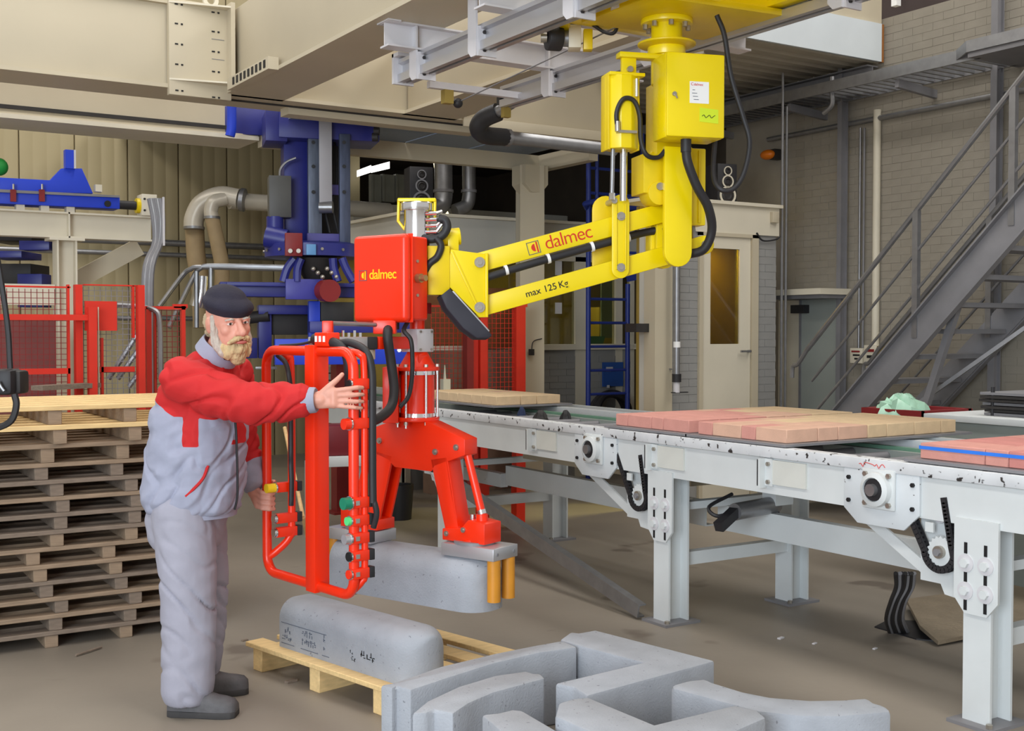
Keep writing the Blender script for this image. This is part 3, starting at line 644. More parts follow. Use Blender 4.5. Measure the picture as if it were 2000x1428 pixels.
# end stop bracket on the first rail
x = XR[0]; m = MB(); m.box((x-.07, 6.08, ZR-.01), (x+.06, 6.10, ZR+.16)); m.box((x-.07, 6.02, ZR+.14), (x+.10, 6.10, ZR+.16)); es = m.build('end_stop', PALE, t)
for z in (ZR+.02, ZR+.11): m = MB(); m.hexbolt((x+.03, 6.08, z), (0, -1, 0), .010, .008); m.build('bolt', DARK, es)
m = MB(); m.box((3.32, 6.18, ZR+.02), (4.05, 6.22, ZR+.06)); m.build('end_tie', PALE, t)
p = Vector((3.45, 6.2, ZR)); m = MB(); m.box(p+Vector((-.03, -.02, -.06)), p+Vector((.03, .03, .02))); m.build('limit_switch', OCHRE, t); m = MB(); m.ball(p+Vector((.07, 0, -.05)), .03); m.build('switch_roller', BLK, t)
m = MB(); m.cyl(p+Vector((.08, 0, -.04)), (3.45, 4.3, ZR+.05), .004, 6); m.build('guide_wire', STEEL, t)
m = MB(); m.box((XR[1]-.04, 6.40, ZR+.02), (XR[1]+.05, 6.44, ZR+.10)); m.build('end_buffer', BLK, t)
m = MB(); m.box((XR[1]-.02, 6.38, ZR-.06), (XR[1]+.03, 6.42, ZR+.04)); m.build('buffer_bracket', OCHRE, t)
# conduit pipe with flexible bend below the rail end
t = thing('flex_conduit', 'black flexible conduit bend joining two grey pipes below the crane rail', 'conduit', at(950, 250, 7.7))
a = at(1000, 202, 7.5); b = at(965, 222, 7.6); e = at(985, 268, 8.0); f = at(1200, 293, 8.6)
m = MB(); m.cyl(a, b, .035, 12); m.build('pipe', GALV, t)
m = MB(); m.tube([b+Vector((.02, -.02, .01)), at(945, 232, 7.65), at(934, 250, 7.7), at(948, 264, 7.8), e], .06, 14, 6); m.build('bend', BLK, t)
m = MB(); m.cyl(e, f, .045, 12); m.build('pipe', GALV, t)
m = MB(); m.cyl(e-(e-f)*.005, e-(e-f)*.04, .06, 12); m.build('coupling', GALV, t)
# pipe bundle and blue rail seen above the cross beam
t = thing('pipe_rack', 'cluster of black and pale vertical pipes above the white cross beam', 'pipes', at(880, 40, 9.2))
for k in range(7):
    p = at(850+k*16, 75-k*9, 9.2); m = MB(); m.cyl(p+Vector((0, 0, -.08)), p+Vector((0, 0, .5)), .03 if k % 2 else .02, 8); m.build('pipe', (DARK, GALV, CREAM2)[k % 3], t)
m = MB(); m.cyl(at(898, 8, 8.9), at(968, 14, 9.2), .022, 8); tag(m.build('guard_rail', BLUEB), 'short bright blue guard rail at the top of the picture', 'rail')
# ================================================================== blue robot, left machine, ducts, fences
RR, DD = C(1, 0), C(0, 1)
def pbox(m, x0, y0, x1, y1, d, th, ax=None):     # a box at depth d, as wide and tall as measured there, th deep
    ax = (ax or RR).normalized(); k = ax.dot(RR); bk = VZ.cross(ax).normalized()
    if bk.dot(DD) < 0: bk = -bk
    a, b = at(x0, y0, d), at(x1, y1, d); w = abs(x1-x0)/FPX*d/k; h = abs(y1-y0)/FPX*d
    return m.hexa((a+b)/2+bk*th/2, ax*w/2, bk*th/2, VZ*h/2)
def part(nm, mat, par, x0, y0, x1, y1, d, th, ax=None, bevel=.004, name=None):
    m = MB(); pbox(m, x0, y0, x1, y1, d, th, ax); return m.build(nm, mat, par, bevel=bevel)
AXB = C(.96, .28)
rb = thing('palletising_robot', 'dark blue gantry robot with mast and clamp head behind the red box', 'robot', at(615, 900, 9.9))
d = 9.75
part('carriage', BLUE, rb, 395, 209, 545, 262, d+.3, .3, AXB)
part('carriage_block', BLUE, rb, 550, 222, 738, 272, d, .45, AXB)
part('carriage_block', BLUE, rb, 520, 215, 560, 275, d-.1, .4, AXB)
m = MB(); m.tube([at(452, 208, d), at(452, 250, d), at(449, 266, d)], .04, 10); m.build('hook_arm', BLUEB, rb)
m = MB(); m.cyl(at(387, 226, d+.3), at(412, 228, d+.3), .045, 12); m.build('buffer', BLK, rb)
for px, y in ((735, 238), (738, 256), (735, 268)): m = MB(); m.cyl(at(px-8, y, d-.02), at(px+3, y, d-.02), .035, 12); m.build('wheel', DARK, rb)
part('mast_plate', BLUE, rb, 556, 240, 600, 480, d+.12, .30, AXB)
part('mast_rail', M('worn mast rail', (96, 104, 120), .45, metal=.4, var=.25, scale=9, stretch=(4, 4, .6)), rb, 603, 255, 628, 490, d, .08, AXB)
part('mast_rail', M('worn mast rail dark', (78, 86, 108), .45, metal=.4, var=.25, scale=9, stretch=(4, 4, .6)), rb, 664, 262, 684, 490, d, .08, AXB)
for y in (278, 325, 375): 
    for px in (594+18, 672):
        m = MB(); m.cyl(at(px, y, d), at(px, y, d-.02), .016, 8); m.build('bolt', INK, rb)
part('lift_belt', M('grey belt', (168, 166, 170), .5, var=.05), rb, 624, 232, 648, 402, d-.08, .015, AXB)
part('mast_core', DARK, rb, 628, 262, 664, 460, d+.35, .03, AXB)
part('cross_plate', M('violet blue plate', (92, 84, 146), .5), rb, 604, 360, 664, 380, d+.05, .03, AXB)
part('cross_plate', M('violet blue plate low', (84, 80, 150), .5), rb, 602, 456, 662, 478, d, .05, AXB)
for px in (612, 636, 652): m = MB(); m.tube([at(px, 268, d+.15), at(px+6, 340, d+.12), at(px-2, 400, d+.1), at(px+8, 455, d+.1)], .012, 6); m.build('cable', BLK, rb)
m = MB(); m.cyl(at(624, 405, d-.05), at(650, 405, d-.05), .05, 14); m.build('belt_roller', GALV, rb)
part('motor_cabinet', M('grey motor cabinet', (84, 84, 82), .5), rb, 527, 343, 568, 424, d-.05, .18, AXB)
m = MB(); m.tube([at(546, 343, d), at(548, 330, d), at(560, 316, d), at(578, 308, d)], .01, 6); m.build('cable', GALV, rb)
m = MB(); m.cyl(at(537, 424, d), at(537, 460, d), .07, 14); m.build('gear_motor', BLUE, rb)
m = MB(); m.cyl(at(520, 462, d-.1), at(560, 470, d-.1), .09, 14); m.build('gear_box', BLUE, rb)
c0 = at(612, 490, d+.12); m = MB(); m.lathe(c0+Vector((0, 0, -.06)), [(.34, 0), (.40, .0), (.40, .10), (.34, .12)], 32); m.build('slew_ring', BLUE, rb)
for k in range(14): q = c0+Vector((.402*math.cos(k*.449), .402*math.sin(k*.449), -.01)); m = MB(); m.hexbolt(q, (math.cos(k*.449), math.sin(k*.449), 0), .013, .012); m.build('bolt', BOLT, rb)
part('red_bracket', REDD, rb, 558, 455, 590, 500, d-.32, .05, AXB)
for px in (567, 583): m = MB(); m.cyl(at(px, 490, d-.33), at(px, 490, d-.36), .018, 10); m.build('bolt', BOLT, rb)
part('slew_sensor', M('pale blue sensor', (96, 150, 200), .4), rb, 599, 477, 617, 498, d-.33, .04, AXB)
for px0, px1 in ((575, 553), (588, 580), (650, 660), (668, 690)):
    m = MB(); m.tube([at(px0, 505, d-.2), at((px0+px1)/2-3, 525, d-.2), at(px1, 550, d-.2)], .035, 8); m.build('strut', BLUE, rb)
m = MB(); m.lathe(at(622, 553, d), [(.10, 0), (.16, .10), (.20, .20)], 20); m.build('hub_cone', DARK, rb)
for k in range(6): m = MB(); m.ball(at(612+k*9, 525+(k % 3)*8, d-.22), .02); m.build('hose_fitting', BOLT, rb)
part('head_beam', BLUE, rb, 440, 552, 722, 580, d-.1, .25, AXB)
part('head_beam_flange', BLUE, rb, 452, 552, 722, 560, d-.16, .08, AXB)
part('head_plate', M('head blue plate', (60, 60, 150), .4), rb, 560, 545, 630, 585, d-.2, .05, AXB)
m = MB(); m.cyl(at(634, 568, d-.2), at(645, 568, d-.32), .09, 16); m.build('red_valve', REDD, rb)
part('swing_arm', BLUE, rb, 508, 596, 604, 614, d, .12, AXB)
part('swing_block', BLUE, rb, 506, 596, 530, 700, d, .2, AXB)
part('inner_frame', DARK, rb, 520, 612, 600, 654, d+.1, .1, AXB)
m = MB(); m.cyl(at(478, 622, d), at(526, 616, d), .05, 12); m.build('air_cylinder', DARK, rb)
part('upright', BLUEB, rb, 604, 588, 625, 682, d-.05, .1, AXB)
part('clamp_motor', DARK, rb, 628, 590, 690, 632, d, .2, AXB)
part('clamp_bar', BLUE, rb, 610, 628, 800, 650, d-.1, .12, AXB)
part('clamp_beam', BLUEB, rb, 545, 662, 800, 712, d-.15, .10, AXB)
part('clamp_pad', BLUE, rb, 476, 660, 502, 700, d, .1, AXB)
part('cross_bar', GALV, rb, 500, 716, 540, 722, d, .05, AXB)
for px in (570, 780): m = MB(); m.hexbolt(at(px, 684, d-.15), -DD, .018, .014); m.build('bolt', BOLT, rb)
# ---- gluing/red pneumatic unit and stacked slabs behind the handle
t = thing('slab_stack', 'grey stack of slabs and cartons seen behind the red handle frame', 'stack', at(650, 760, 10.4))
for k in range(7): part('slab', M('slab grey', (150, 148, 138), .8) if k == 0 else bpy.data.materials['slab grey'], t, 620, 716+14*k, 690, 728+14*k, 10.4, .5, AXB, bevel=.003)
t = thing('red_post', 'dark red post behind the red handle frame', 'post', at(664, 800, 10))
m = MB(); p = at(664, 700, 10.1); m.box((p.x-.06, p.y-.06, 0), (p.x+.06, p.y+.06, 1.5)); m.build('post', REDD, t)
m = MB(); m.box((p.x-.1, p.y-.1, 0), (p.x+.1, p.y+.1, .02)); m.build('foot', REDD, t)
# maroon machine cabinet below
t = thing('drive_cabinet', 'maroon cabinet in a pale frame at the far end of the conveyor', 'cabinet', at(665, 950, 8.9))
part('panel', MAROON, t, 626, 832, 720, 890, 8.9, .3, AXB)
part('frame', CONVL, t, 612, 892, 722, 912, 8.85, .35, AXB)
part('frame', CONVL, t, 618, 828, 628, 892, 8.85, .1, AXB)
for px in (612, 700): m = MB(); p = at(px, 900, 9.0); m.box((p.x-.05, p.y-.05, 0), (p.x+.05, p.y+.05, p.z)); m.build('leg', CONVL, t)
for k in range(3): m = MB(); m.box(at(634+4*k, 852+k*6, 8.88)-Vector((.012, .01, .02)), at(634+4*k, 852+k*6, 8.88)+Vector((.012, .01, .02))); m.build('latch', PALE, t)
# ---- machine at the left: I-beam table with blue pusher carriage
YT = 9.55
t = thing('beam_table', 'cream steel table of I-beams carrying the bright blue carriage at left', 'table', (1.8, YT, 0))
z1 = onY(150, 415, YT).z; xr = onY(299, 430, YT).x; xl = -.2
m = MB(); m.ibeam((xl, YT+.07, z1-.10), (xr, YT+.07, z1-.10), .14, .20, .014); m.build('top_beam', CREAM2, t)
m = MB(); m.box((onY(134, 440, YT).x, YT-.0, z1-.2), (onY(134, 440, YT).x+.012, YT+.07, z1)); m.build('stiffener', CREAM2, t)
pl = onY(131, 500, YT).x; m = MB(); m.ibeam((pl, YT+.08, 0), (pl, YT+.08, z1-.2), .17, .15, .014, up=VX); m.build('leg', CREAM2, t)
m = MB(); m.box((pl-.13, YT-.02, z1-.22), (pl+.13, YT+.18, z1-.2)); m.build('leg_plate', CREAM2, t)
m = MB(); m.bar((pl+.08, YT+.4, z1-.55), (pl+.65, YT+.4, z1-.22), .08, .14); m.build('brace', CREAM, t)
m = MB(); m.box((xl, YT+.05, z1-.72), (pl-.08, YT+.15, z1-.56)); m.build('lower_beam', CREAM2, t)
x0 = onY(274, 410, YT).x; m = MB(); m.box((x0, YT-.05, z1), (x0+.12, YT+.1, z1+.17)); m.build('end_block', CREAM2, t, bevel=.004)
for z in (.04, .13): m = MB(); m.hexbolt((x0+.02, YT-.05, z1+z), (0, -1, 0), .009); m.build('bolt', INK, t)
m = MB(); m.cyl((x0-.03, YT+.02, z1+.08), (x0, YT+.02, z1+.08), .06, 14); m.build('yellow_bumper', YELD, t)
m = MB(); m.cyl((x0-.22, YT+.02, z1+.08), (x0-.03, YT+.02, z1+.08), .035, 12); m.build('piston', BLK, t)
for px in (40, 88, 138): q = onY(px, 404, YT); m = MB(); m.box((q.x-.03, YT, z1), (q.x+.03, YT+.08, z1+.05)); m.build('guide_block', CREAM2, t)
t = thing('pusher_carriage', 'bright blue pusher carriage with trapezoid tower on the cream table', 'carriage', (1.6, YT, z1))
def yp(px, py, Y=YT-.02): p = onY(px, py, Y); return Vector((p.x, Y, p.z))
m = MB(); m.prism([yp(-30, 345), yp(98, 352), yp(120, 329), yp(160, 329), yp(182, 378), yp(-30, 372)], (0, .06, 0)); m.build('side_plate', BLUEB, t, bevel=.003)
m = MB(); m.prism([yp(-30, 374), yp(234, 386), yp(234, 408), yp(-30, 396)], (0, .2, 0)); m.build('base_beam', BLUEB, t, bevel=.003)
m = MB(); m.prism([yp(-30, 368, YT-.04), yp(234, 382, YT-.04), yp(234, 386, YT-.04), yp(-30, 374, YT-.04)], (0, .05, 0)); m.build('top_strip', STEEL, t)
a, b = yp(127, 329), yp(146, 294); m = MB(); m.box((a.x, YT-.04, a.z), (b.x, YT+.03, b.z)); m.build('tower_plate', BLUEB, t)
m = MB(); m.box((b.x-.012, YT-.06, a.z), (b.x, YT-.04, b.z)); m.build('tower_edge', PALE, t)
for px in (26, 82):
    q = yp(px, 378, YT-.05); m = MB(); m.box(q+Vector((-.02, 0, -.06)), q+Vector((.02, .02, .03))); m.build('clip', REDD, t); m = MB(); m.cyl(q+Vector((0, -.01, .03)), q+Vector((0, -.01, .07)), .008, 6); m.build('pin', BOLT, t)
q = yp(210, 398, YT-.025); m = MB(); m.cyl(q, q+Vector((0, -.005, 0)), .025, 14); m.build('bore', INK, t)
m = MB(); q = yp(190, 370, YT); m.box(q+Vector((-.02, -.03, -.02)), q+Vector((.03, .03, .035))); m.build('sensor', CREAM2, t)
# dark blue lower carriage
t = thing('lower_carriage', 'dark blue lower carriage under the cream table at the left edge', 'carriage', yp(40, 520))
part('frame', DARK, t, -30, 446, 62, 470, 9.7, .5); part('slide', BLUE, t, -30, 490, 42, 503, 9.3, .4)
part('block', BLUE, t, 37, 470, 96, 488, 9.25, .15); part('plunger', DARK, t, 96, 476, 108, 486, 9.3, .08)
part('block', BLUE, t, 34, 535, 82, 600, 9.6, .2); part('frame', DARK, t, -30, 515, 60, 560, 9.75, .4)
m = MB(); m.ball(at(-2, 326, 9.3), .07); tag(m.build('green_knob', GREENP), 'green rounded cap at the left edge above the blue carriage', 'cap')
# cable trunking bundle going down beside table
t = thing('conduit_bundle', 'bundle of grey cables dropping from the table end to the floor', 'cables', at(300, 700, 8.9))
for k in range(6):
    o = k*4; m = MB(); m.tube([at(292+o, 388, 9), at(300+o*.9, 430, 9), at(302+o*.6, 475, 9), at(284+o*.7, 520, 8.9), at(281+o*.7, 600, 8.9), at(283+o*.7, 780, 8.9), Vector((at(283+o*.7, 780, 8.9).x, at(283+o*.7, 780, 8.9).y, .02))], .02, 6, 4); m.build('cable', (STEEL, GALV, STEEL)[k % 3], t)
m = MB(); m.bar(at(319, 385, 8.9), at(320, 480, 8.9), .02, .012); m.build('edge_strip', PALE, t)
# ducts by the far wall
t = thing('extraction_duct', 'bent metal extraction duct with two drooping cloth hoses', 'duct', at(430, 600, 12.6))
d = 12.6
m = MB(); m.cyl(at(448, 392, d), at(760, 412, d+1.2), .09, 18); m.build('main_pipe', DUCT, t)
m = MB(); m.tube([at(466, 388, d), at(430, 383, d), at(395, 398, d), at(380, 425, d), at(378, 445, d)], .105, 16, 5); m.build('elbow', DUCT, t)
m = MB(); m.tube([at(440, 388, d-.05), at(418, 395, d-.1), at(412, 412, d-.1), at(414, 425, d-.1)], .075, 16, 5); m.build('elbow', DUCT, t)
m = MB(); m.cyl(at(470, 390, d), at(478, 391, d), .125, 18); m.build('flange', GALV, t)
m = MB(); m.tube([at(380, 445, d), at(383, 500, d), at(392, 560, d), at(396, 640, d)], .10, 16, 5); m.build('hose', DUCTF, t)
m = MB(); m.tube([at(414, 425, d-.1), at(426, 480, d-.1), at(434, 530, d-.1), at(430, 600, d-.1)], .078, 16, 5); m.build('hose', DUCTF, t)
for px, y, r in ((379, 443, .11), (414, 423, .086)): m = MB(); m.cyl(at(px, y, d-.1), at(px, y+5, d-.1), r, 16); m.build('clamp_band', GALV, t)
m = MB(); m.tube([at(396, 540, d-.4), at(394, 575, d-.4), at(388, 600, d-.4)], .10, 16, 5); m.build('metal_sleeve', CHROME, t)
# galvanised handrails
def rails(nm, lb, segs, r=.022, mat=GALV):
    p0 = segs[0][0]; t = thing(nm, lb, 'handrail', at(*p0))
    for s in segs: m = MB(); m.tube([at(*p) for p in s], r, 8, 4 if len(s) > 2 else 1); m.build('rail', mat, t)
rails('stair_handrail', 'galvanised handrails of the far steps behind the man', [
    [(310, 600, 10.2), (355, 540, 10.4), (372, 526, 10.4), (400, 522, 10.4), (560, 526, 10.4)], [(330, 640, 10.2), (376, 545, 10.4), (392, 524, 10.4), (420, 519, 10.4), (560, 522, 10.4)],
    [(412, 520, 10.4), (412, 640, 10.4)], [(384, 530, 10.4), (384, 640, 10.4)]])
rails('fence_handrail', 'grey bent handrail in front of the red mesh gate', [
    [(196, 618, 8.0), (212, 598, 8.0), (260, 598, 8.0), (300, 605, 8.0), (312, 630, 8.0), (314, 740, 8.0)], [(212, 740, 8.0), (276, 641, 8.0)], [(230, 740, 8.0), (277, 674, 8.0)], [(252, 755, 8.0), (278, 720, 8.0)]], .018)
# ---- red mesh fences
def mesh_part(par, Y, px0, px1, py0, py1, mat, pitch=.036):
    a, b = onY(px0, py0, Y), onY(px1, py1, Y); m = MB(); x = a.x
    while x < b.x: m.box((x-.002, Y-.002, b.z), (x+.002, Y+.002, a.z)); x += pitch
    z = b.z
    while z < a.z: m.box((a.x, Y-.0045, z-.002), (b.x, Y-.002, z+.002)); z += pitch
    return stuff(m.build('wire_mesh', mat, par))
def fbar(par, Y, px0, px1, py0, py1, mat=REDF, th=.04, floor_=False, nm='frame_bar'):
    a, b = onY(px0, py0, Y), onY(px1, py1, Y); m = MB(); m.box((a.x, Y-th/2, 0 if floor_ else b.z), (b.x, Y+th/2, a.z)); return m.build(nm, mat, par)
Y1 = 8.0
t = thing('safety_fence', 'red mesh safety fence panel at the left behind the pallets', 'fence', (onY(60, 700, Y1).x, Y1, 0))
fbar(t, Y1, -60, 137, 556, 563); fbar(t, Y1, 130, 137, 556, 800, floor_=True, nm='post'); fbar(t, Y1, -60, 137, 722, 730); fbar(t, Y1-.1, -60, 178, 613, 626, th=.06)
mesh_part(t, Y1, -60, 131, 562, 800, REDD)
m = MB(); a, b = onY(-60, 626, Y1+.9), onY(112, 900, Y1+.9); m.box((a.x, Y1+.9, 0), (b.x, Y1+1.0, a.z)); tag(m.build('dark_red_screen', M('brown red screen', (112, 58, 54), .7, var=.2, scale=6)), 'dull brown red screen behind the left mesh fence', 'screen')
t = thing('safety_fence', 'red mesh gate with solid plate and side posts left of the man', 'fence', (onY(220, 700, Y1).x, Y1, 0))
fbar(t, Y1-.02, 145, 161, 556, 800, th=.07, floor_=True, nm='post'); fbar(t, Y1-.12, 171, 189, 600, 800, th=.06, floor_=True, nm='post'); fbar(t, Y1, 162, 280, 555, 560)
fbar(t, Y1, 257, 262, 558, 660); fbar(t, Y1-.05, 267, 282, 557, 800, th=.07, floor_=True, nm='post'); fbar(t, Y1, 196, 202, 660, 800, floor_=True); fbar(t, Y1, 180, 262, 717, 726)
fbar(t, Y1-.03, 165, 228, 588, 646, th=.02, nm='solid_plate')
fbar(t, Y1-.03, 190, 194, 600, 800, mat=CREAM2, th=.03, floor_=True, nm='white_strip'); fbar(t, Y1-.03, 182, 185, 645, 800, mat=CREAM2, th=.03, floor_=True, nm='white_strip')
mesh_part(t, Y1+.01, 162, 266, 560, 800, STEEL)
Y2 = 8.1
t = thing('safety_fence', 'low red framed mesh panel right behind the man\'s back', 'fence', (onY(320, 700, Y2).x, Y2, 0))
fbar(t, Y2, 278, 362, 598, 605); fbar(t, Y2, 353, 362, 598, 800, floor_=True, nm='post'); fbar(t, Y2, 284, 296, 600, 800, floor_=True, nm='post'); fbar(t, Y2, 300, 305, 605, 800, floor_=True, nm='post'); fbar(t, Y2, 338, 365, 594, 602)
mesh_part(t, Y2, 305, 353, 605, 800, REDD)
Y3 = 9.2
t = thing('safety_fence', 'red mesh fence with heavy posts left of the cream pillar', 'fence', (onY(960, 700, Y3).x, Y3, 0))
fbar(t, Y3-.1, 908, 921, 600, 850, th=.08, floor_=True, nm='post', mat=REDD); fbar(t, Y3-.1, 922, 933, 640, 850, mat=REDF, th=.03, floor_=True, nm='white_strip'); fbar(t, Y3-.1, 934, 948, 610, 850, th=.08, floor_=True, nm='post')
fbar(t, Y3, 1004, 1022, 596, 850, th=.08, floor_=True, nm='post'); fbar(t, Y3-.0, 1000, 1028, 592, 600, nm='cap'); fbar(t, Y3, 840, 1010, 596, 602)
mesh_part(t, Y3, 842, 1004, 602, 850, REDF, .045)
fbar(t, Y3+.05, 842, 906, 676, 684, mat=CREAM2, th=.02)
# dark brown machine housing behind that fence
t = thing('brown_machine', 'brown machine housing with pale lower panel behind the right mesh fence', 'machine', onY(900, 800, 9.9))
a, b = onY(845, 560, 9.9), onY(1004, 680, 9.9); m = MB(); m.box((a.x, 9.9, b.z), (b.x, 10.1, a.z)); m.build('upper_housing', M('brown housing', (124, 76, 42), .6, var=.25, scale=5), t)
a, b = onY(845, 684, 9.9), onY(1004, 900, 9.9); m = MB(); m.box((a.x, 9.9, 0), (b.x, 10.1, a.z)); m.build('lower_housing', M('dun housing', (140, 112, 96), .6, var=.15, scale=6), t)
a = onY(872, 745, 8.9); t = thing('pale_bracket', 'small cream bracket with upright pin behind the gripper cylinder', 'bracket', a+Vector((0, 0, -.1)))
m = MB(); m.box(a+Vector((-.03, 0, -.1)), a+Vector((.04, .06, .02))); m.build('block', CREAM2, t); m = MB(); m.cyl(a+Vector((0, .03, .0)), a+Vector((0, .03, .14)), .014, 8, .004); m.build('pin', CREAM2, t)
# ================================================================== conveyor
XC, XF, ZC = 4.0, 4.92, 1.01; ZW = .795; YE0, YE1 = 1.3, 9.4
cv = thing('chain_conveyor', 'long pale chain conveyor on H-section legs running to the back', 'conveyor', (4.45, 5, 0))
def strip(nm, mat, lo, hi, par=cv, bevel=0.0): m = MB(); m.box(lo, hi); return m.build(nm, mat, par, bevel=bevel)
strip('top_edge', CONVE, (XC-.02, YE0, ZC-.05), (XC+.06, YE1, ZC), bevel=.003)
strip('side_web', CONVL, (XC, YE0, ZW), (XC+.012, YE1, ZC-.05))
strip('lower_lip', CONVL, (XC, YE0, ZW-.008), (XC+.06, YE1, ZW))
strip('top_edge', CONV, (XF-.02, YE0, ZC-.06), (XF+.05, YE1+2, ZC-.005), bevel=.003)
strip('side_web', CONVL, (XF+.01, YE0, ZW), (XF+.022, YE1+2, ZC-.06))
strip('inner_rail', GREYGR, (XF-.22, YE0, ZC-.10), (XF-.18, YE1+2, ZC-.045))
strip('green_guide', M('green guide strip', (110, 150, 128), .5), (XF-.16, YE0, ZC-.06), (XF-.13, YE1+2, ZC-.03))
strip('outer_rail', CONVL, (XF+.16, YE0, ZC-.07), (XF+.20, YE1+2, ZC+.0))
strip('inner_rail', DARK, (XC+.12, YE0, ZC-.12), (XC+.16, YE1, ZC-.06))
strip('inner_pan', GREYGR, (XC+.06, 5.45, ZC-.16), (XF-.22, YE1, ZC-.14))
for k in range(26):
    y = 2.2+.22*k+.0
    if k == 0: m = MB(); m.cyl((XC+.14, y, ZC-.075), (XF, y, ZC-.075), .025, 10); r0 = m.build('roller', STEEL, cv)
    else: copy_at(r0, cv, wloc(r0)+Vector((0, .22*k, 0)))
def hleg(x, y, sgn):
    m = MB(); m.ibeam((x+.07*sgn, y, 0.012), (x+.07*sgn, y, ZW), .125, .14, .012, up=VX); l = m.build('leg', CONVL, cv)
    m = MB(); m.box((x+.07*sgn-.12, y-.10, 0), (x+.07*sgn+.12, y+.10, .014)); m.build('foot_plate', STEEL, l)
    for a, b in ((-.09, -.075), (.09, .075)): m = MB(); m.hexbolt((x+.07*sgn+a, y+b, .014), VZ, .014, .015); m.build('anchor_bolt', BOLT, l)
    return l
for y in (2.92, 4.86, 7.28): hleg(XC, y, 1); hleg(XF-.02, y, 1)
# cross braces between the legs of a pair
for y in (2.92, 4.86, 7.28):
    strip('cross_brace', CONVL, (XC+.13, y-.03, .30), (XF, y+.03, .37)); strip('cross_brace', CONVL, (XC+.13, y-.03, .60), (XF, y+.03, .64))
# lower longitudinal members
for y0, y1 in ((1.3, 3.0), (3.2, 4.95), (5.05, 7.2)):
    m = MB(); m.chan((4.48, y0, .52), (4.48, y1, .52), .06, .14, .008); m.build('lower_member', CONVL, cv)
strip('lower_member', CONV, (4.50, 7.3, .42), (4.56, 9.4, .52))
# adjuster plates with four bolts and slots
for y in (2.92, 4.86, 7.28):
    w = .10
    m = MB(); m.prism([(XC-.012, y-w, ZW+.02), (XC-.012, y+w, ZW+.02), (XC-.012, y+w, .50), (XC-.012, y+w-.05, .44), (XC-.012, y-w+.05, .44), (XC-.012, y-w, .50)], (.012, 0, 0)); ap = m.build('adjuster_plate', CONVL, cv)
    for dy in (-.045, .045):
        for z in (.64, .53):
            q = Vector((XC-.012, y+dy, z)); m = MB(); m.cyl(q, q+Vector((-.004, 0, 0)), .036, 18); m.build('washer', PALE, ap); m = MB(); m.hexbolt(q+Vector((-.004, 0, 0)), (-1, 0, 0), .019, .014); m.build('bolt', CONVL, ap)
        for z in (.70, .585, .475): m = MB(); m.box((XC-.0145, y+dy-.007, z-.022), (XC-.012, y+dy+.007, z+.022)); m.build('slot', INK, ap)
# bearing plates with flange bearings
for y, hw in ((3.39, .20), (5.44, .20), (1.5, .2)):
    zb = .725
    m = MB(); m.prism([(XC-.014, y-hw, ZC-.05), (XC-.014, y+hw, ZC-.05), (XC-.014, y+hw, ZW-.01), (XC-.014, y+hw*.62, zb), (XC-.014, y-hw*.62, zb), (XC-.014, y-hw, ZW-.0)], (.014, 0, 0)); bp = m.build('bearing_plate', CONV, cv, bevel=.002)
    q = Vector((XC-.014, y, .885))
    m = MB(); m.hexa(q+Vector((-.009, 0, 0)), (.009, 0, 0), (0, .085, 0), (0, 0, .085)); m.build('bearing_flange', CONVL, bp, bevel=.006)
    m = MB(); m.lathe(q+Vector((-.018, 0, 0)), [(.075, 0), (.072, .025), (.052, .034), (.05, .02), (.03, .02)], 24, (-1, 0, 0)); m.build('bearing_housing', CONVL, bp)
    m = MB(); m.ring(q+Vector((-.04, 0, 0)), q+Vector((-.046, 0, 0)), .048, .026); m.build('seal', BLK, bp)
    m = MB(); m.cyl(q+Vector((-.02, 0, 0)), q+Vector((-.068, 0, 0)), .026, 16); m.build('shaft', GALV, bp)
    for a in (-1, 1):
        for b in (-1, 1): m = MB(); m.hexbolt(q+Vector((-.018, a*.062, b*.062)), (-1, 0, 0), .012, .012); m.build('bolt', BOLT, bp)
    for a, z in ((-.17, .92), (-.17, .82), (.17, .92), (.17, .82)): m = MB(); m.hexbolt((XC-.014, y+a, z), (-1, 0, 0), .010, .010); m.build('bolt', INK, bp)
# splice brackets
SPLC = M('pale cover paint', (206, 207, 200), .5, var=.05)
for y in (2.62, 4.08, 4.93, 6.1):
    m = MB(); m.box((XC-.05, y-.006, ZW+.02), (XC, y+.006, ZC-.055)); sb = m.build('splice_bracket', CONVL, cv)
    m = MB(); m.box((XC-.012, y-.26, ZW+.04), (XC, y-.05, ZC-.06)); m.build('splice_cover', SPLC, sb)
    m = MB(); m.box((XC-.016, y-.05, ZW+.03), (XC, y-.006, ZC-.055)); m.build('splice_flange', CONVL, sb)
    for z in (ZW+.05, ZC-.08): m = MB(); m.hexbolt((XC-.016, y-.03, z), (-1, 0, 0), .011, .012); m.build('bolt', BOLT, sb)
    m = MB(); m.box((XC-.05, y+.008, ZW+.03), (XC-.0, y+.014, ZC-.06)); m.build('gasket', BLK, sb)
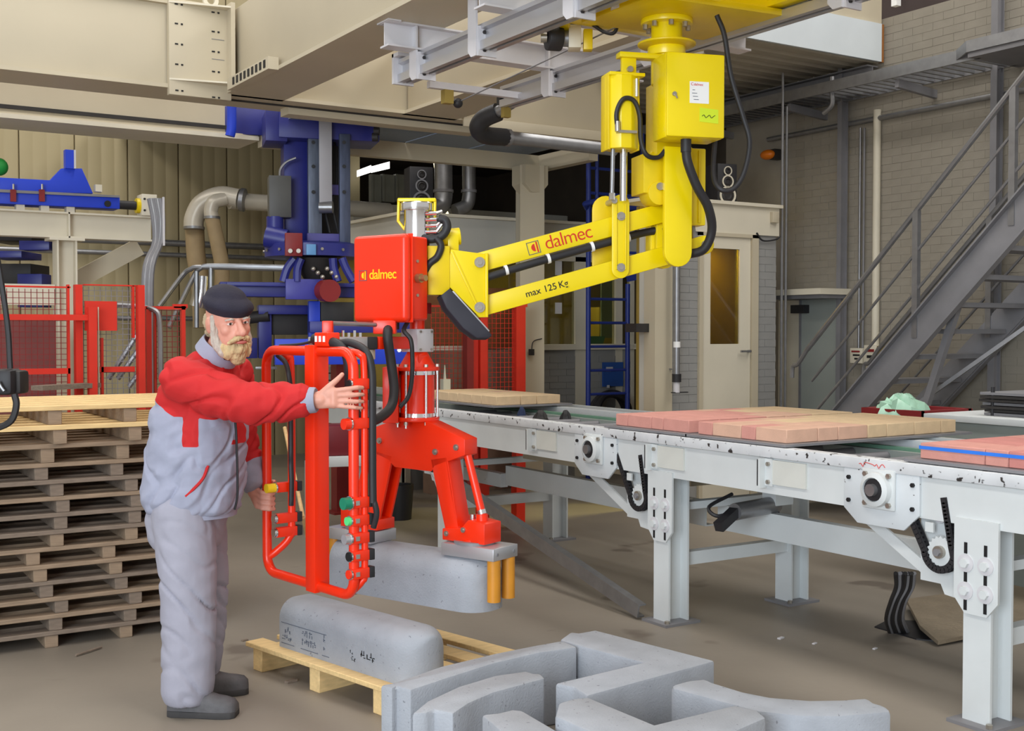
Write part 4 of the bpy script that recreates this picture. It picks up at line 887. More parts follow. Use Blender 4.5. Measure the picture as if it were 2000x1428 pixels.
# chain drives
def drive(y, zs, ys, parent=cv):
    m = MB(); m.prism([(XC+.05, y-.19, ZW), (XC+.05, y+.14, ZW), (XC+.05, y+.14, .52), (XC+.05, y+.04, .52), (XC+.05, y+.02, .48), (XC+.05, y-.19, .46)], (.012, 0, 0)); dp = m.build('drive_plate', CONVL, parent)
    s = Vector((XC+.02, ys, zs)); n = 18
    m = MB(); pts = []
    for k in range(n*2): rr = .066 if k % 2 else .056; pts.append(s+Vector((0, rr*math.cos(k*math.pi/n), rr*math.sin(k*math.pi/n))))
    m.prism(pts, (-.012, 0, 0)); m.build('sprocket', CONVL, dp)
    m = MB(); m.cyl(s+Vector((-.012, 0, 0)), s+Vector((-.03, 0, 0)), .026, 16); m.build('hub', BOLT, dp)
    m = MB(); m.hexbolt(s+Vector((-.03, 0, 0)), (-1, 0, 0), .016, .012); m.build('bolt', STEEL, dp)
    # chain: two strands and a wrap, made of link plates
    top = Vector((XC+.02, ys+.26, .885)); path = []
    a0 = Vector((XC+.02, ys+.20, .885)); b0 = Vector((XC+.02, ys-.02, .885))
    l0 = s+Vector((0, .062, -.02)); l1 = s+Vector((0, -.06, .03))
    for k in range(14): path.append(a0.lerp(l0, k/14))
    for k in range(11): an = math.radians(-15-k*15.5); path.append(s+Vector((0, .072*math.cos(an), .072*math.sin(an))))
    for k in range(14): path.append(l1.lerp(b0, k/13))
    m = MB()
    for i in range(len(path)-1):
        p, q = path[i], path[i+1]
        for dx in (-.022, .004): m.bar(p+Vector((dx, 0, 0)), q+Vector((dx, 0, 0)), .004, .030, up=VX.cross(q-p))
        m.cyl(p+Vector((-.028, 0, 0)), p+Vector((.01, 0, 0)), .012, 8)
    stuff(m.build('chain', BLK, dp))
    q = Vector((XC+.045, ys+.03, zs+.14)); m = MB(); m.cyl(q, q+Vector((-.008, 0, 0)), .03, 16); m.build('slot_washer', PALE, dp); m = MB(); m.hexbolt(q+Vector((-.008, 0, 0)), (-1, 0, 0), .016, .012); m.build('bolt', BOLT, dp)
    m = MB(); m.cyl((XC+.06, y-.13, .46), (XC+.06, y-.13, .40), .012, 8); m.build('adjust_screw', BOLT, dp)
    m = MB(); m.box((XC+.0, y+.04, ZW-.06), (XC+.01, y+.08, ZW-.02)); m.build('tab', CONVL, dp)
drive(3.09, .66, 3.10); drive(5.08, .66, 5.06); drive(7.5, .66, 7.5)
m = MB(); m.bar((4.06, 3.62, ZW), (4.06, 3.2, .56), .012, .05); m.build('stay', CONVL, cv); m = MB(); m.bar((4.06, 5.7, ZW), (4.06, 5.2, .55), .012, .05); m.build('stay', CONVL, cv)
# gusset brackets under the far rail
for y in (4.9, 7.3): m = MB(); m.prism([(XC+.14, y+.07, ZW-.05), (XC+.14, y+.40, ZW-.05), (XC+.14, y+.07, .45)], (.01, 0, 0)); m.build('gusset', CONVL, cv)
m = MB(); m.prism([(XC, 7.26, ZW-.01), (XC-.27, 7.26, ZW-.01), (XC, 7.26, .44)], (0, .012, 0)); m.build('gusset', CONVL, cv)
strip('outrigger', CONVL, (XC-.40, 7.20, ZW-.01), (XC, 7.34, ZW+.06))
# box member + beam ends behind
strip('end_box', CONVL, (XC+.1, 7.35, .70), (XC+.22, 7.95, .80))
strip('lower_tray', CREAM, (4.5, 5.2, .66), (4.9, 7.0, .78))
# scrawled red marking on the rail edge
m = MB(); m.tube([(XC-.0215, 3.50-.011*k-.03*(k > 3), ZC-.026+.008*math.sin(k*2.4)+.004*math.sin(k*5.1)) for k in range(11)], .0016, 5, 3); lab(m.build('scrawl', REDI, cv), 'faded red handwritten scrawl on the rail edge')
# hydraulic cylinder under the conveyor
a, b = at(1435, 1000, 6.1), at(1515, 985, 6.3); t = thing('hydraulic_cylinder', 'grey cylinder with short black lever under the conveyor middle', 'cylinder', a)
m = MB(); m.cyl(a, b, .045, 14); m.build('barrel', GALV, t); m = MB(); m.bar(a, at(1403, 1030, 6.0), .05, .05); m.build('lever', BLK, t)
m = MB(); m.tube([at(1430, 965, 6.2), at(1385, 990, 6.1), at(1400, 1008, 6.05), a], .01, 6); m.build('hose', BLK, t); m = MB(); m.tube([b, at(1520, 1000, 6.3), at(1515, 1028, 6.3)], .008, 6); m.build('hose', BLK, t)
m = MB(); m.box(b+Vector((-.05, -.05, 0)), b+Vector((.08, .05, .3))); m.build('mounting', CONVL, t)
# leaning grey bar
m = MB(); m.chan((3.93, 4.97, .05), (3.95, 7.25, .56), .05, .075, .008); tag(m.build('leaning_bar', GALV), 'long grey steel channel slanting from the conveyor leg foot up to the back', 'steel bar')
# red trestle, black bin, far under the conveyor
t = thing('trestle', 'low bright red trestle under the far part of the conveyor', 'trestle', at(980, 975, 9.3))
for px, y1 in ((942, 1000), (1012, 978)): p = at(px, 935, 9.3); m = MB(); m.box((p.x-.04, p.y-.04, 0), (p.x+.04, p.y+.04, p.z)); m.build('leg', RED, t)
m = MB(); m.bar(at(935, 945, 9.3), at(1015, 935, 9.3), .05, .06); m.build('top_bar', RED, t)
m = MB(); bq = at(780, 985, 9.8); m.lathe((bq.x, bq.y, 0), [(.10, 0), (.12, .27), (.12, .29), (.10, .29), (.085, .05), (0, .05)], 18); tag(m.build('waste_bin', BLK), 'black bin standing under the far conveyor end', 'bin')
# dark cloths inside the conveyor
for px0, px1, y, lb, mt in ((1006, 1032, 824, 'small dark blue cloth lying in the conveyor', M('navy cloth', (44, 56, 86), .9)), (1034, 1078, 832, 'dark brown crumpled cloth heap in the conveyor middle', DARK), (1088, 1122, 832, 'black glove-like cloth next to the red pavers on the conveyor', BLK)):
    p = onZ((px0+px1)/2, y, ZC-.10); w = (px1-px0)/FPX*6.8/2; m = MB(); n = 14; rings = []
    for i in range(7):
        tt = i/6; rings.append([p+Vector((math.cos(a*2*math.pi/n), math.sin(a*2*math.pi/n), 0))*w*(1-tt*.85)*(1+.25*math.sin(3*a+i))+Vector((0, 0, .11*math.sin(tt*1.5))) for a in range(n)])
    m.loft(rings); tag(m.build('cloth', mt), lb, 'cloth', 'cloths in the conveyor')
# ---- pavers in layers on production boards
def layer(name_lb, x0, y0, xw, yw, z, colour, group, place, skipx=0):
    b = MB(); b.box((x0-.05, y0-.04, z-.012), (x0+sum(xw)+.08, y0+sum(yw)+.04, z)); tag(b.build('production_board', STEEL), 'thin steel production board under the '+name_lb, 'board')
    cache = {}; y = y0; n = len(xw)*len(yw); idx = 0
    for j, hh in enumerate(yw):
        x = x0
        for i, ww in enumerate(xw):
            mt = colour((x-x0)/sum(xw), (y-y0)/sum(yw)); key = (round(ww, 3), round(hh, 3), mt.name)
            ctr = Vector((x+ww/2, y+hh/2, z+.0335)); dz = random.uniform(-.0008, .0008)
            if key in cache: o = copy_at(cache[key], None, ctr)
            else:
                m = MB(); m.hexa(ctr, (ww/2-.0015, 0, 0), (0, hh/2-.0015, 0), (0, 0, .0325)); o = m.build('paver', mt, bevel=.003, seg=1); cache[key] = o
            tag(o, {'red paving block': 'pink', 'tan paving block': 'tan', 'pink tan paving block': 'pinkish tan', 'deep red paving block': 'deep pink'}[mt.name]+' paver, '+ordn(i+1)+' from aisle in '+ordn(j+1)+' row, '+place, 'paver', group)
            x += ww; idx += 1
        y += hh
def ordn(n): return ('first', 'second', 'third', 'fourth', 'fifth', 'sixth', 'seventh', 'eighth', 'ninth', 'tenth')[n-1]
def col1(u, v): k = u+random.uniform(-.12, .12)-.1*v; return PINK if k < .02 else (BLEND if k < .33 else TAN)
def col2(u, v): k = u+random.uniform(-.1, .1)-.1*v; return PINK if k < .42 else (BLEND if k < .55 else TAN)
def col3(u, v): return PINKD if random.random() < .6 else PINK
def col4(u, v): return TAN if random.random() < .9 else BLEND
ZP = ZC+.016
layer('middle tan layer', 4.05, 4.0, [.21, .14, .21, .14, .21, .21, .12], [.21, .10, .21, .11], ZP, col1, 'pavers of the middle layer', 'middle tan layer')
layer('red and tan layer behind', 4.05, 4.70, [.21, .14, .21, .14, .21, .21, .12], [.21, .10, .21, .11], ZP, col2, 'pavers of the red and tan layer', 'red and tan layer behind it')
layer('strapped pink layer', 4.05, 2.30, [.21, .14, .21, .14, .21, .21], [.21, .105, .21, .105, .31], ZP, col3, 'pavers of the strapped layer', 'pink strapped layer')
layer('far tan layer', 4.40, 7.20, [.21, .14, .21], [.21, .14, .21, .14, .21, .21], ZP, col4, 'pavers of the far layer', 'far tan layer behind the gripper')
m = MB()
x0, x1, y0, y1, zz = 4.05, 4.05+1.12, 2.30, 3.24, ZP+.047
for a, b in (((x0, y0), (x0, y1)), ((x0, y1), (x1, y1)), ((x1, y1), (x1, y0)), ((x1, y0), (x0, y0))):
    nx = Vector((b[1]-a[1], a[0]-b[0], 0)).normalized()*-.003
    m.bar(Vector((a[0], a[1], zz))+nx, Vector((b[0], b[1], zz))+nx, .002, .014)
tag(m.build('packing_strap', M('blue strap', (48, 122, 226), .4)), 'bright blue packing strap around the pink pavers', 'strap')
# cable bundle and checker plate cover on the floor
t = thing('cable_bundle', 'bundle of grey black cables rising from the floor under the conveyor', 'cables', onZ(1752, 1240, 0))
for k in range(8):
    a = onZ(1738+k*5, 1236, 0); b = at(1752+k*5+random.uniform(-4, 4), 1120, 5.6); mid = at(1740+k*4, 1175, 5.75)
    m = MB(); m.tube([a, (a+mid)/2+Vector((-.03, 0, 0)), mid, (mid+b)/2+Vector((.02, 0, 0)), b], .011, 7, 4); m.build('cable', (DARK, STEEL, BLK)[k % 3], t)
t = thing('floor_cover', 'raised checker plate cable cover on the floor under the conveyor', 'cover plate', onZ(1850, 1235, 0))
A = [onZ(1718, 1228, 0), onZ(1822, 1256, 0), onZ(1900, 1240, 0), onZ(2080, 1150, 0), onZ(2080, 1100, 0), onZ(1760, 1165, 0)]
q = [onZ(1797, 1222, .06), onZ(1832, 1252, .03), onZ(2060, 1205, .05), onZ(2060, 1130, .06), onZ(1770, 1170, .06)]
m = MB(); m.prism(q, (0, 0, -.02)); m.build('top_plate', CHK, t)
m = MB(); m.prism([onZ(1708, 1226, 0), onZ(1735, 1212, .0), onZ(1800, 1215, 0), onZ(1835, 1254, 0), onZ(1790, 1250, 0)], (0, 0, .006)); m.build('dark_mat', BLK, t)
# small debris on the floor
for px, py, sz_, mt, lb in ((1525, 1248, .012, PALE, 'brightest pale crumb on the floor, leftmost of the crumbs under the conveyor'), (1591, 1258, .009, PALE, 'middle one of three pale crumbs on the floor under the conveyor'), (1709, 1268, .009, PALE, 'rightmost pale crumb on the floor near the cable cover'), (568, 1333, .016, WOODG, 'dark brown chip lying in front of the single pallet'), (478, 1252, .010, WOODG, 'tiny brown chip between the man and the single pallet')):
    p = onZ(px, py, 0); m = MB(); m.hexa(p+Vector((0, 0, sz_*.35)), Vector((sz_*1.6, sz_*.4, 0)), Vector((-sz_*.3, sz_*.7, 0)), Vector((0, 0, sz_*.35))); tag(m.build('floor_chip', mt, bevel=.001, seg=1), lb, 'chip')
m = MB(); m.tube([onZ(148, 1280, .008), onZ(172, 1272, .010), onZ(198, 1264, .008)], .006, 6, 4); tag(m.build('twig', WOODG), 'thin brown twig on the floor before the pallet stack', 'twig')
m = MB(); m.tube([onZ(690, 1158, .01), onZ(712, 1153, .012), onZ(738, 1152, .01)], .010, 6, 4); tag(m.build('wood_sliver', WOODN), 'pale wood sliver on the floor under the clamped block', 'sliver')
# ================================================================== pallet stack at the left
YP = 6.06; XP0, XP1 = .72, 1.98
def pallet(name, label, x0, x1, y0, dep, z, hb, th, posts, mat, mat2, group, frontdrop=0.0):
    t = thing(name, label, 'pallet', ((x0+x1)/2, y0+dep/2, z), group)
    nb = 6; bw = .095
    b0 = None
    for k in range(nb):
        yy = y0+k*(dep-bw)/(nb-1); w = random.uniform(-.012, .012)
        ctr = Vector(((x0+x1)/2+w, yy+bw/2, z+hb+th/2))
        if b0 is None:
            m = MB(); m.hexa(ctr, ((x1-x0)/2, 0, 0), (0, bw/2, 0), (0, 0, th/2)); b0 = m.build('deck_board', mat, t, bevel=.003, seg=1)
        else: copy_at(b0, t, ctr)
    s0 = None
    for x in posts:
        ctr = Vector((x, y0+dep/2, z+hb/2))
        if s0 is None: m = MB(); m.hexa(ctr, (.032, 0, 0), (0, dep/2-.01, 0), (0, 0, hb/2)); s0 = m.build('stringer', mat2, t, bevel=.003, seg=1)
        else: copy_at(s0, t, ctr)
    return t
z = 0.0; lv = 14
offs = [0, .02, .05, -.02, -.05, -.08, .03, .05, .06, .03, -.04, -.01, .04, .02]
for k in range(lv):
    hb, th = .0615, .0215
    if k >= 11: hb, th = .070, .024
    fresh = k >= lv-2
    j = offs[k]; posts = [XP0+.05+j, XP0+.43+j, XP0+.79+j, XP1-.06+j*.3]
    lb = 'weathered wooden pallet in the left stack, '+(ordn(k+1) if k < 10 else ('eleventh', 'twelfth', 'thirteenth', 'fourteenth')[k-10])+' from the floor'
    if k == lv-1: lb = 'fresh pale pallet on top of the left pallet stack'
    if k == lv-2: lb = 'fresh pale pallet second from the top of the left pallet stack'
    pallet('wooden_pallet', lb, XP0+random.uniform(-.02, .02), XP1+random.uniform(-.02, .02), YP+random.uniform(-.015, .015)-(.04 if fresh else 0), .95, z, hb, th, posts, WOODN if fresh else random.choice((WOOD, WOOD, WOODG)), WOOD if fresh else random.choice((WOOD, WOODG)), 'pallets of the left stack')
    z += hb+th
ZST = z
m = MB(); p, q = onZ(72, 758, ZST+.015), onZ(186, 752, ZST+.015); m.bar(p, q, .10, .03); tag(m.build('loose_batten', WOODG), 'loose greyish batten lying on top of the pallet stack', 'batten')
# black strapping tool hanging at the left edge
t = thing('strapping_tool', 'black strapping tool with hanging strap at the left edge by the pallets', 'tool', at(10, 800, 5.0))
m = MB(); pbox(m, -25, 722, 22, 772, 5.0, .14); m.build('body', BLK, t, bevel=.02); m = MB(); pbox(m, 18, 724, 40, 770, 5.05, .10); m.build('grip', DARK, t, bevel=.015)
m = MB(); m.tube([at(28, 770, 5.0), at(32, 790, 5.0), at(26, 815, 5.0), at(14, 828, 5.0), at(-10, 838, 5.0)], .014, 6); m.build('strap', BLK, t); m = MB(); m.tube([at(-4, 745, 4.98), at(2, 756, 4.98), at(8, 764, 4.98)], .006, 6); m.build('trigger', GALV, t)
m = MB(); m.tube([at(20, 720, 5.05), at(10, 600, 5.05), at(-40, 300, 5.05)], .012, 6); m.build('suspension_cable', BLK, t)
# ================================================================== block pallet on the floor
ZPL = .125
PL, PR = onZ(545, 1262, ZPL), onZ(770, 1336, ZPL); E1 = (PR-PL).normalized(); E2 = Vector((-E1.y, E1.x, 0))
if E2.dot(C(0, 1)) < 0: E2 = -E2
fp = Fr(Vector((PL.x, PL.y, 0)), E1, E2)
t = thing('wooden_pallet', 'single fresh pallet on the floor under the lying concrete block', 'pallet', fp(.5, .3, 0))
for k in range(5):
    y = -.06+k*.17; m = MB(); m.hexa(fp(.44, y+.045, ZPL-.011), E1*.62, E2*.048, VZ*.011); m.build('deck_board', WOODN, t, bevel=.003, seg=1)
for x in (-.10, .34, .78): m = MB(); m.hexa(fp(x, .32, (ZPL-.022)/2), E1*.036, E2*.37, VZ*(ZPL-.022)/2); m.build('stringer', WOODN, t, bevel=.003, seg=1)
def kerb(fr, L, w, z0, h, Rt=.085, Re=.11):      # bullnose block: flat far end, rounded near end
    m = MB(); rings = []; n = 8
    ss = [0, .004]+[L-Re]+[L-Re+Re*math.sin(a*math.pi/2/8) for a in range(1, 9)]
    for i, s in enumerate(ss):
        e = 0 if s <= L-Re else Re-math.sqrt(max(0, Re*Re-(s-L+Re)**2))
        e = min(e, w/2-.012); hw = w/2-e; zt = z0+h-(e*.30); rr = min(Rt, hw*.95)
        if i == 0: hw -= .004; zt -= .004
        pts = [(hw, z0), (-hw, z0)]
        pts += [(-hw+rr-rr*math.cos(a*math.pi/2/n), zt-rr+rr*math.sin(a*math.pi/2/n)) for a in range(n+1)]
        pts += [(hw-rr+rr*math.sin(a*math.pi/2/n), zt-rr+rr*math.cos(a*math.pi/2/n)) for a in range(n+1)]
        rings.append([fr(s, y, z) for y, z in pts])
    m.loft(rings); return m
LB = (PR-PL).length+.10
fb = Fr(fp(0, .12, 0), E1, E2)
kb = kerb(fb, LB, .24, ZPL, .215).build('concrete_block', CONC, ang=55)
tag(kb, 'grey bullnose concrete block lying on the single fresh pallet', 'concrete block')
fs = -.1212
def stamp(n, s, z, size, mat=INKG):          # blurred printed signs: rows of short strokes
    rs = random.Random(int(s*1000)+int(z*1000))
    for k in range(n):
        m = MB(); x = s+k*size*.72
        for q in range(rs.choice((2, 3, 3))):
            ax, az = x+rs.uniform(0, size*.4), z+rs.choice((0, size*.35, size*.7)); v = rs.random() < .5
            m.hexa(fb(ax, fs, az+size*.2), E1*(size*.07 if v else size*.22), E2*.0006, VZ*(size*.30 if v else size*.06))
        lab(m.build('stamp_sign', mat, kb), 'blurred printed sign')
stamp(3, .05, ZPL+.072, .022); stamp(5, .03, ZPL+.038, .020); stamp(5, .185, ZPL+.080, .022); stamp(7, .18, ZPL+.042, .022); stamp(1, .34, ZPL+.085, .024); stamp(1, .34, ZPL+.04, .024)
stamp(2, .53, ZPL+.068, .014, INK); stamp(2, .54, ZPL+.04, .020, INK); stamp(5, .60, ZPL+.062, .028, INK)
for a, b, zz in ((.02, .36, .115), (.02, .12, .022), (.17, .30, .022), (.33, .38, .022)): m = MB(); m.hexa(fb((a+b)/2, fs, ZPL+zz), E1*(b-a)/2, E2*.0006, VZ*.0012); m.build('stamp_line', INKG, kb)
# ================================================================== precast pieces in the foreground
ZK = .30
def slab(pts, label, z0=0.0, zt=ZK, bev=.012):
    P = [onZ(x, y, zt) for x, y in pts]; m = MB(); m.prism(P, (0, 0, z0-zt)); o = m.build('precast_kerb', CONC, bevel=bev, ang=35); return tag(o, label, 'concrete kerb')
slab([(742, 1337), (765, 1334), (860, 1301), (965, 1276), (1040, 1261), (1091, 1252), (1104, 1253), (1128, 1263), (1052, 1274), (965, 1294), (877, 1322), (802, 1347), (775, 1339), (766, 1343)], 'long gently curved concrete kerb at the left of the precast group')
slab([(804, 1393), (835, 1368), (895, 1340), (965, 1319), (1028, 1310), (1044, 1315), (1056, 1315), (1065, 1324), (965, 1351), (916, 1372), (885, 1393), (848, 1385), (833, 1391)], 'tightly curved concrete kerb segment in front of the long one')
slab([(1093, 1249), (1114, 1234), (1130, 1236), (1163, 1230), (1397, 1290), (1146, 1358), (1120, 1341), (1083, 1334), (1256, 1293), (1119, 1257)], 'L-shaped concrete corner kerb behind the other precast pieces')
slab([(940, 1395), (970, 1392), (1000, 1385), (1021, 1387), (1112, 1440), (1020, 1462)], 'small straight concrete piece cut off by the bottom edge')
slab([(1091, 1372), (1118, 1364), (1150, 1361), (1278, 1414), (1435, 1376), (1458, 1382), (1478, 1385), (1497, 1401), (1290, 1490), (1084, 1398)], 'angled concrete kerb at the bottom centre of the precast group', zt=.335)
slab([(1310, 1336), (1340, 1328), (1378, 1324), (1393, 1331), (1455, 1350), (1505, 1360), (1580, 1366), (1642, 1365), (1695, 1361), (1708, 1371), (1730, 1377), (1743, 1388), (1640, 1397), (1560, 1396), (1480, 1387), (1400, 1366), (1314, 1343)], 'wide curved concrete kerb at the right of the precast group', bev=.02)
# ================================================================== steel stair
XS0, XS1 = 7.5, 8.4
YS, ZS_, KS = 6.73, .855, -.966
st = thing('steel_stair', 'grey steel stair with open treads rising along the brick wall', 'stair', (7.95, 7.2, 0))
def sz(y): return ZS_+(y-YS)*KS
ya, yb = 7.55, 3.7
for x, f in ((XS0, 1), (XS1, -1)):
    m = MB(); m.chan((x, ya, sz(ya)), (x, yb, sz(yb)), .06*f, .24, .012); m.build('stringer', STEEL, st)
t0 = None
for k in range(19):
    zt = .16+.2*k; y = YS+(zt-ZS_)/KS
    ctr = Vector(((XS0+XS1)/2, y, zt))
    if t0 is None: m = MB(); m.hexa(ctr, ((XS1-XS0)/2-.02, 0, 0), (0, .12, 0), (0, 0, .018)); t0 = m.build('tread', STEEL, st)
    else: copy_at(t0, st, ctr)
ct0 = None
for x in (XS0, XS1):
    for k, dz in enumerate((.98, .66, .36)):
        y1 = 7.18-.06*k
        m = MB(); m.cyl((x, y1, sz(y1)+dz), (x, 3.4, sz(3.4)+dz), (.022, .012, .012)[k], 8)
        if k == 0: m.tube([(x, y1, sz(y1)+dz), (x, y1+.10, sz(y1)+dz-.12), (x, y1+.16, sz(y1)+dz-.14), (x, y1+.17, sz(y1)+dz-.24)], .02, 8, 3)
        m.build('handrail', GALV, st)
    for y in (6.05, 5.22, 4.4):
        m = MB(); m.box((x-.02, y-.025, sz(y)), (x+.02, y+.025, sz(y)+.98)); m.build('rail_post', GALV, st)
m = MB(); m.bar((7.6, 5.75, 1.75), (7.6, 6.2, .5), .05, .05); m.build('support_leg', STEEL, st)
m = MB(); m.bar((7.62, 6.5, .75), (8.3, 4.7, 2.2), .03, .03); m.build('tie_rod', GALV, st)
for x in (8.30,): m = MB(); m.ibeam((x, 5.2, 0), (x, 5.2, 2.3), .1, .12, .01, up=VX); m.build('support_column', STEEL, st)
# ---- bench, crate with film, plate stacks on the right
m = MB(); XBn = 6.2
t = thing('work_bench', 'long grey green sheet metal bench behind the right end of the conveyor', 'bench', (6.6, 3.9, 0))
m.box((XBn, 2.6, 0), (6.9, 4.89, 1.0)); m.build('body', GREYGR, t, bevel=.004)
m = MB(); m.box((XBn-.03, 2.6, 1.0), (6.93, 4.91, 1.04)); m.build('top', CONVL, t, bevel=.004)
strip('side_shelf', GREYGR, (6.2, 4.89, .82), (6.7, 5.46, .845), t); strip('shelf_bracket', STEEL, (6.4, 4.89, .62), (6.44, 5.2, .82), t)
t = thing('storage_bin', 'blue bin with dark red rim holding pale green plastic film', 'bin', (6.4, 5.15, .845))
m = MB(); y0, y1, x0, x1 = 4.96, 5.42, 6.2, 6.7
for lo, hi in (((x0, y0, .845), (x0+.02, y1, 1.03)), ((x1-.02, y0, .845), (x1, y1, 1.03)), ((x0, y0, .845), (x1, y0+.02, 1.03)), ((x0, y1-.02, .845), (x1, y1, 1.03)), ((x0, y0, .845), (x1, y1, .87))): m.box(lo, hi)
m.build('body', CRATE, t)
m = MB()
for lo, hi in (((x0-.01, y0-.01, 1.0), (x0+.03, y1+.01, 1.05)), ((x1-.03, y0-.01, 1.0), (x1+.01, y1+.01, 1.05)), ((x0, y0-.01, 1.0), (x1, y0+.03, 1.05)), ((x0, y1-.03, 1.0), (x1, y1+.01, 1.05))): m.box(lo, hi)
m.build('rim', REDD, t)
m = MB(); n = 18; rings = []
for i in range(9):
    tt = i/8; rings.append([Vector((6.32, 5.2, 0))+Vector((.20*math.cos(a*2*math.pi/n), .24*math.sin(a*2*math.pi/n), 0))*(1-tt*.9)*(1+.18*math.sin(a*2.3+i))+Vector((0, 0, .93+.20*math.sin(tt*1.6)+.025*math.sin(a*1.7+i*2))) for a in range(n)])
m.loft(rings); tag(m.build('plastic_film', PLAST), 'crumpled pale green plastic film heaped in the blue bin', 'plastic film')
for k, (y, x, nn, lb) in enumerate(((4.42, 6.55, 7, 'left stack of dark flat bars on the grey green bench'), (3.80, 6.5, 9, 'right stack of dark flat bars on the grey green bench at the edge'))):
    t = thing('bar_stack', lb, 'bars', (x, y, 1.04), 'bar stacks on the bench')
    for j in range(nn): m = MB(); m.hexa((x+random.uniform(-.02, .02), y+random.uniform(-.015, .015), 1.05+.021*j), (.22, 0, 0), (0, .19, 0), (0, 0, .008)); m.build('flat_bar', DARK if j % 3 else STEEL, t)
    for dy in (-.16, .12): m = MB(); m.cyl((x-.2, y+dy, 1.04), (x-.2, y+dy, 1.07+.021*nn), .012, 8); m.build('pin', GALV if dy < 0 else BLK, t)
m = MB(); m.box((6.35, 3.66, 1.255), (6.75, 3.95, 1.30)); tag(m.build('ochre_carton', OCHRE, bevel=.004), 'flat ochre carton on the right bar stack', 'carton')
# ================================================================== manipulator: trolley, column, arm, gripper, handle
mp = thing('balance_manipulator', 'yellow and red pneumatic lifting manipulator hanging from the overhead rails', 'manipulator', C(.3, 5.4, .35))
def P(nm, mat, fn, bevel=.003, par=mp, seg=2, ang=40):
    m = MB(); fn(m); return m.build(nm, mat, par, bevel=bevel, seg=seg, ang=ang)
# ---- column frame
DC = 5.5; co = C(.717, DC); fc = Fr(Vector((co.x, co.y, 0)), C(.966, .26), C(.26, -.966))   # a: along the cabinet front, b: towards the aisle
RX0, RX1 = XR
ZTR = 3.02
tr = P('trolley_frame', YEL, lambda m: (m.box((RX0+.02, co.y-.62, ZTR+.02), (RX0+.10, co.y+.42, ZTR+.14)), m.box((RX1-.10, co.y-.62, ZTR+.02), (RX1-.02, co.y+.42, ZTR+.14)), m.box((RX0+.02, co.y-.30, ZTR), (RX1-.02, co.y+.28, ZTR+.06)), m.box((RX0+.05, co.y-.62, ZTR+.02), (RX1-.05, co.y-.52, ZTR+.12)), m.box((RX0+.05, co.y+.34, ZTR+.02), (RX1-.05, co.y+.42, ZTR+.12))))
P('trolley_beam', YEL, lambda m: m.box((RX0-.02, co.y-.75, ZTR+.14), (RX1+.25, co.y-.45, ZTR+.22)), par=mp)
P('trolley_plate', YELD, lambda m: m.prism([(co.x-.30, co.y-.26, ZTR-.02), (co.x+.42, co.y-.34, ZTR-.02), (co.x+.42, co.y+.20, ZTR-.02), (co.x-.30, co.y+.26, ZTR-.02)], (0, 0, .03)))
for x in (RX0, RX1):
    for y in (co.y-.5, co.y+.34):
        P('wheel', DARK, lambda m: m.cyl((x+(.05 if x == RX0 else -.05), y, ZTR+.06), (x+(.01 if x == RX0 else -.01), y, ZTR+.06), .045, 16), par=tr)
cx, cy = co.x, co.y
P('column_tube', YEL, lambda m: m.cyl((cx, cy, 2.70), (cx, cy, ZTR-.02), .072, 28))
P('column_flange', YEL, lambda m: m.cyl((cx, cy, ZTR-.045), (cx, cy, ZTR-.02), .12, 28))
for k in range(8):
    a = k*math.pi/4+.3; P('bolt', BOLT, lambda m: m.hexbolt((cx+.10*math.cos(a), cy+.10*math.sin(a), ZTR-.045), (0, 0, -1), .012, .022), bevel=0)
P('slew_disc', YELD, lambda m: m.lathe((cx, cy, 2.885), [(.09, -.015), (.135, -.004), (.135, .006), (.08, .012)], 32))
P('slew_collar', YEL, lambda m: m.cyl((cx, cy, 2.83), (cx, cy, 2.875), .088, 28))
P('column_body', YEL, lambda m: m.hexa(fc(.04, -.10, 2.30), fc.a*.075, fc.b*.07, VZ*.42))
# cabinet
cw, ch, cd = .275, .375, .155
cbz = 2.605; cc = fc(.035, .16, cbz)
cab = P('control_cabinet', YEL, lambda m: m.hexa(cc, fc.a*cw/2, fc.b*cd/2, VZ*ch/2), bevel=.008)
cf = cc+fc.b*cd/2
P('door', YEL, lambda m: m.hexa(cf+fc.b*.010, fc.a*(cw/2+.001), fc.b*.009, VZ*(ch/2-.002)), bevel=.007, par=cab)
P('lock', BOLT, lambda m: (m.cyl(cf+fc.b*.018-fc.a*.105, cf+fc.b*.028-fc.a*.105, .010, 12), m.bar(cf+fc.b*.03-fc.a*.105, cf+fc.b*.03-fc.a*.095-VZ*.02, .006, .006)), bevel=0, par=cab)
lp = cf+fc.b*.020
lpl = P('name_plate', WHITE, lambda m: m.hexa(lp+fc.a*.015+VZ*.012, fc.a*.046, fc.b*.001, VZ*.048), bevel=0, par=cab)
lettering('dalmec', .016, lp+fc.a*(-.012)+VZ*.042+fc.b*.0015, fc.a, VZ, REDI, cab, ext=.0004); lettering('C', .018, lp+fc.a*(-.026)+VZ*.042+fc.b*.0015, fc.a, VZ, REDI, cab, ext=.0004)
for k in range(4): P('print_line', INKG, lambda m: m.hexa(lp+fc.a*(-.012+.004*k)+VZ*(.022-.014*k)+fc.b*.0014, fc.a*(.012 if k else .006), fc.b*.0004, VZ*.0012), bevel=0, par=cab)
nt_ = P('sticky_note', NOTE, lambda m: m.hexa(lp+fc.a*.062-VZ*.088, fc.a*.045-VZ*.003, fc.b*.001, VZ*.031), bevel=0, par=cab)
m = MB(); m.tube([lp+fc.a*(.028+.009*k)+VZ*(-.092+.007*math.sin(k*2.1))+fc.b*.002 for k in range(8)], .0014, 5, 3); m.build('scribble', INK, cab)
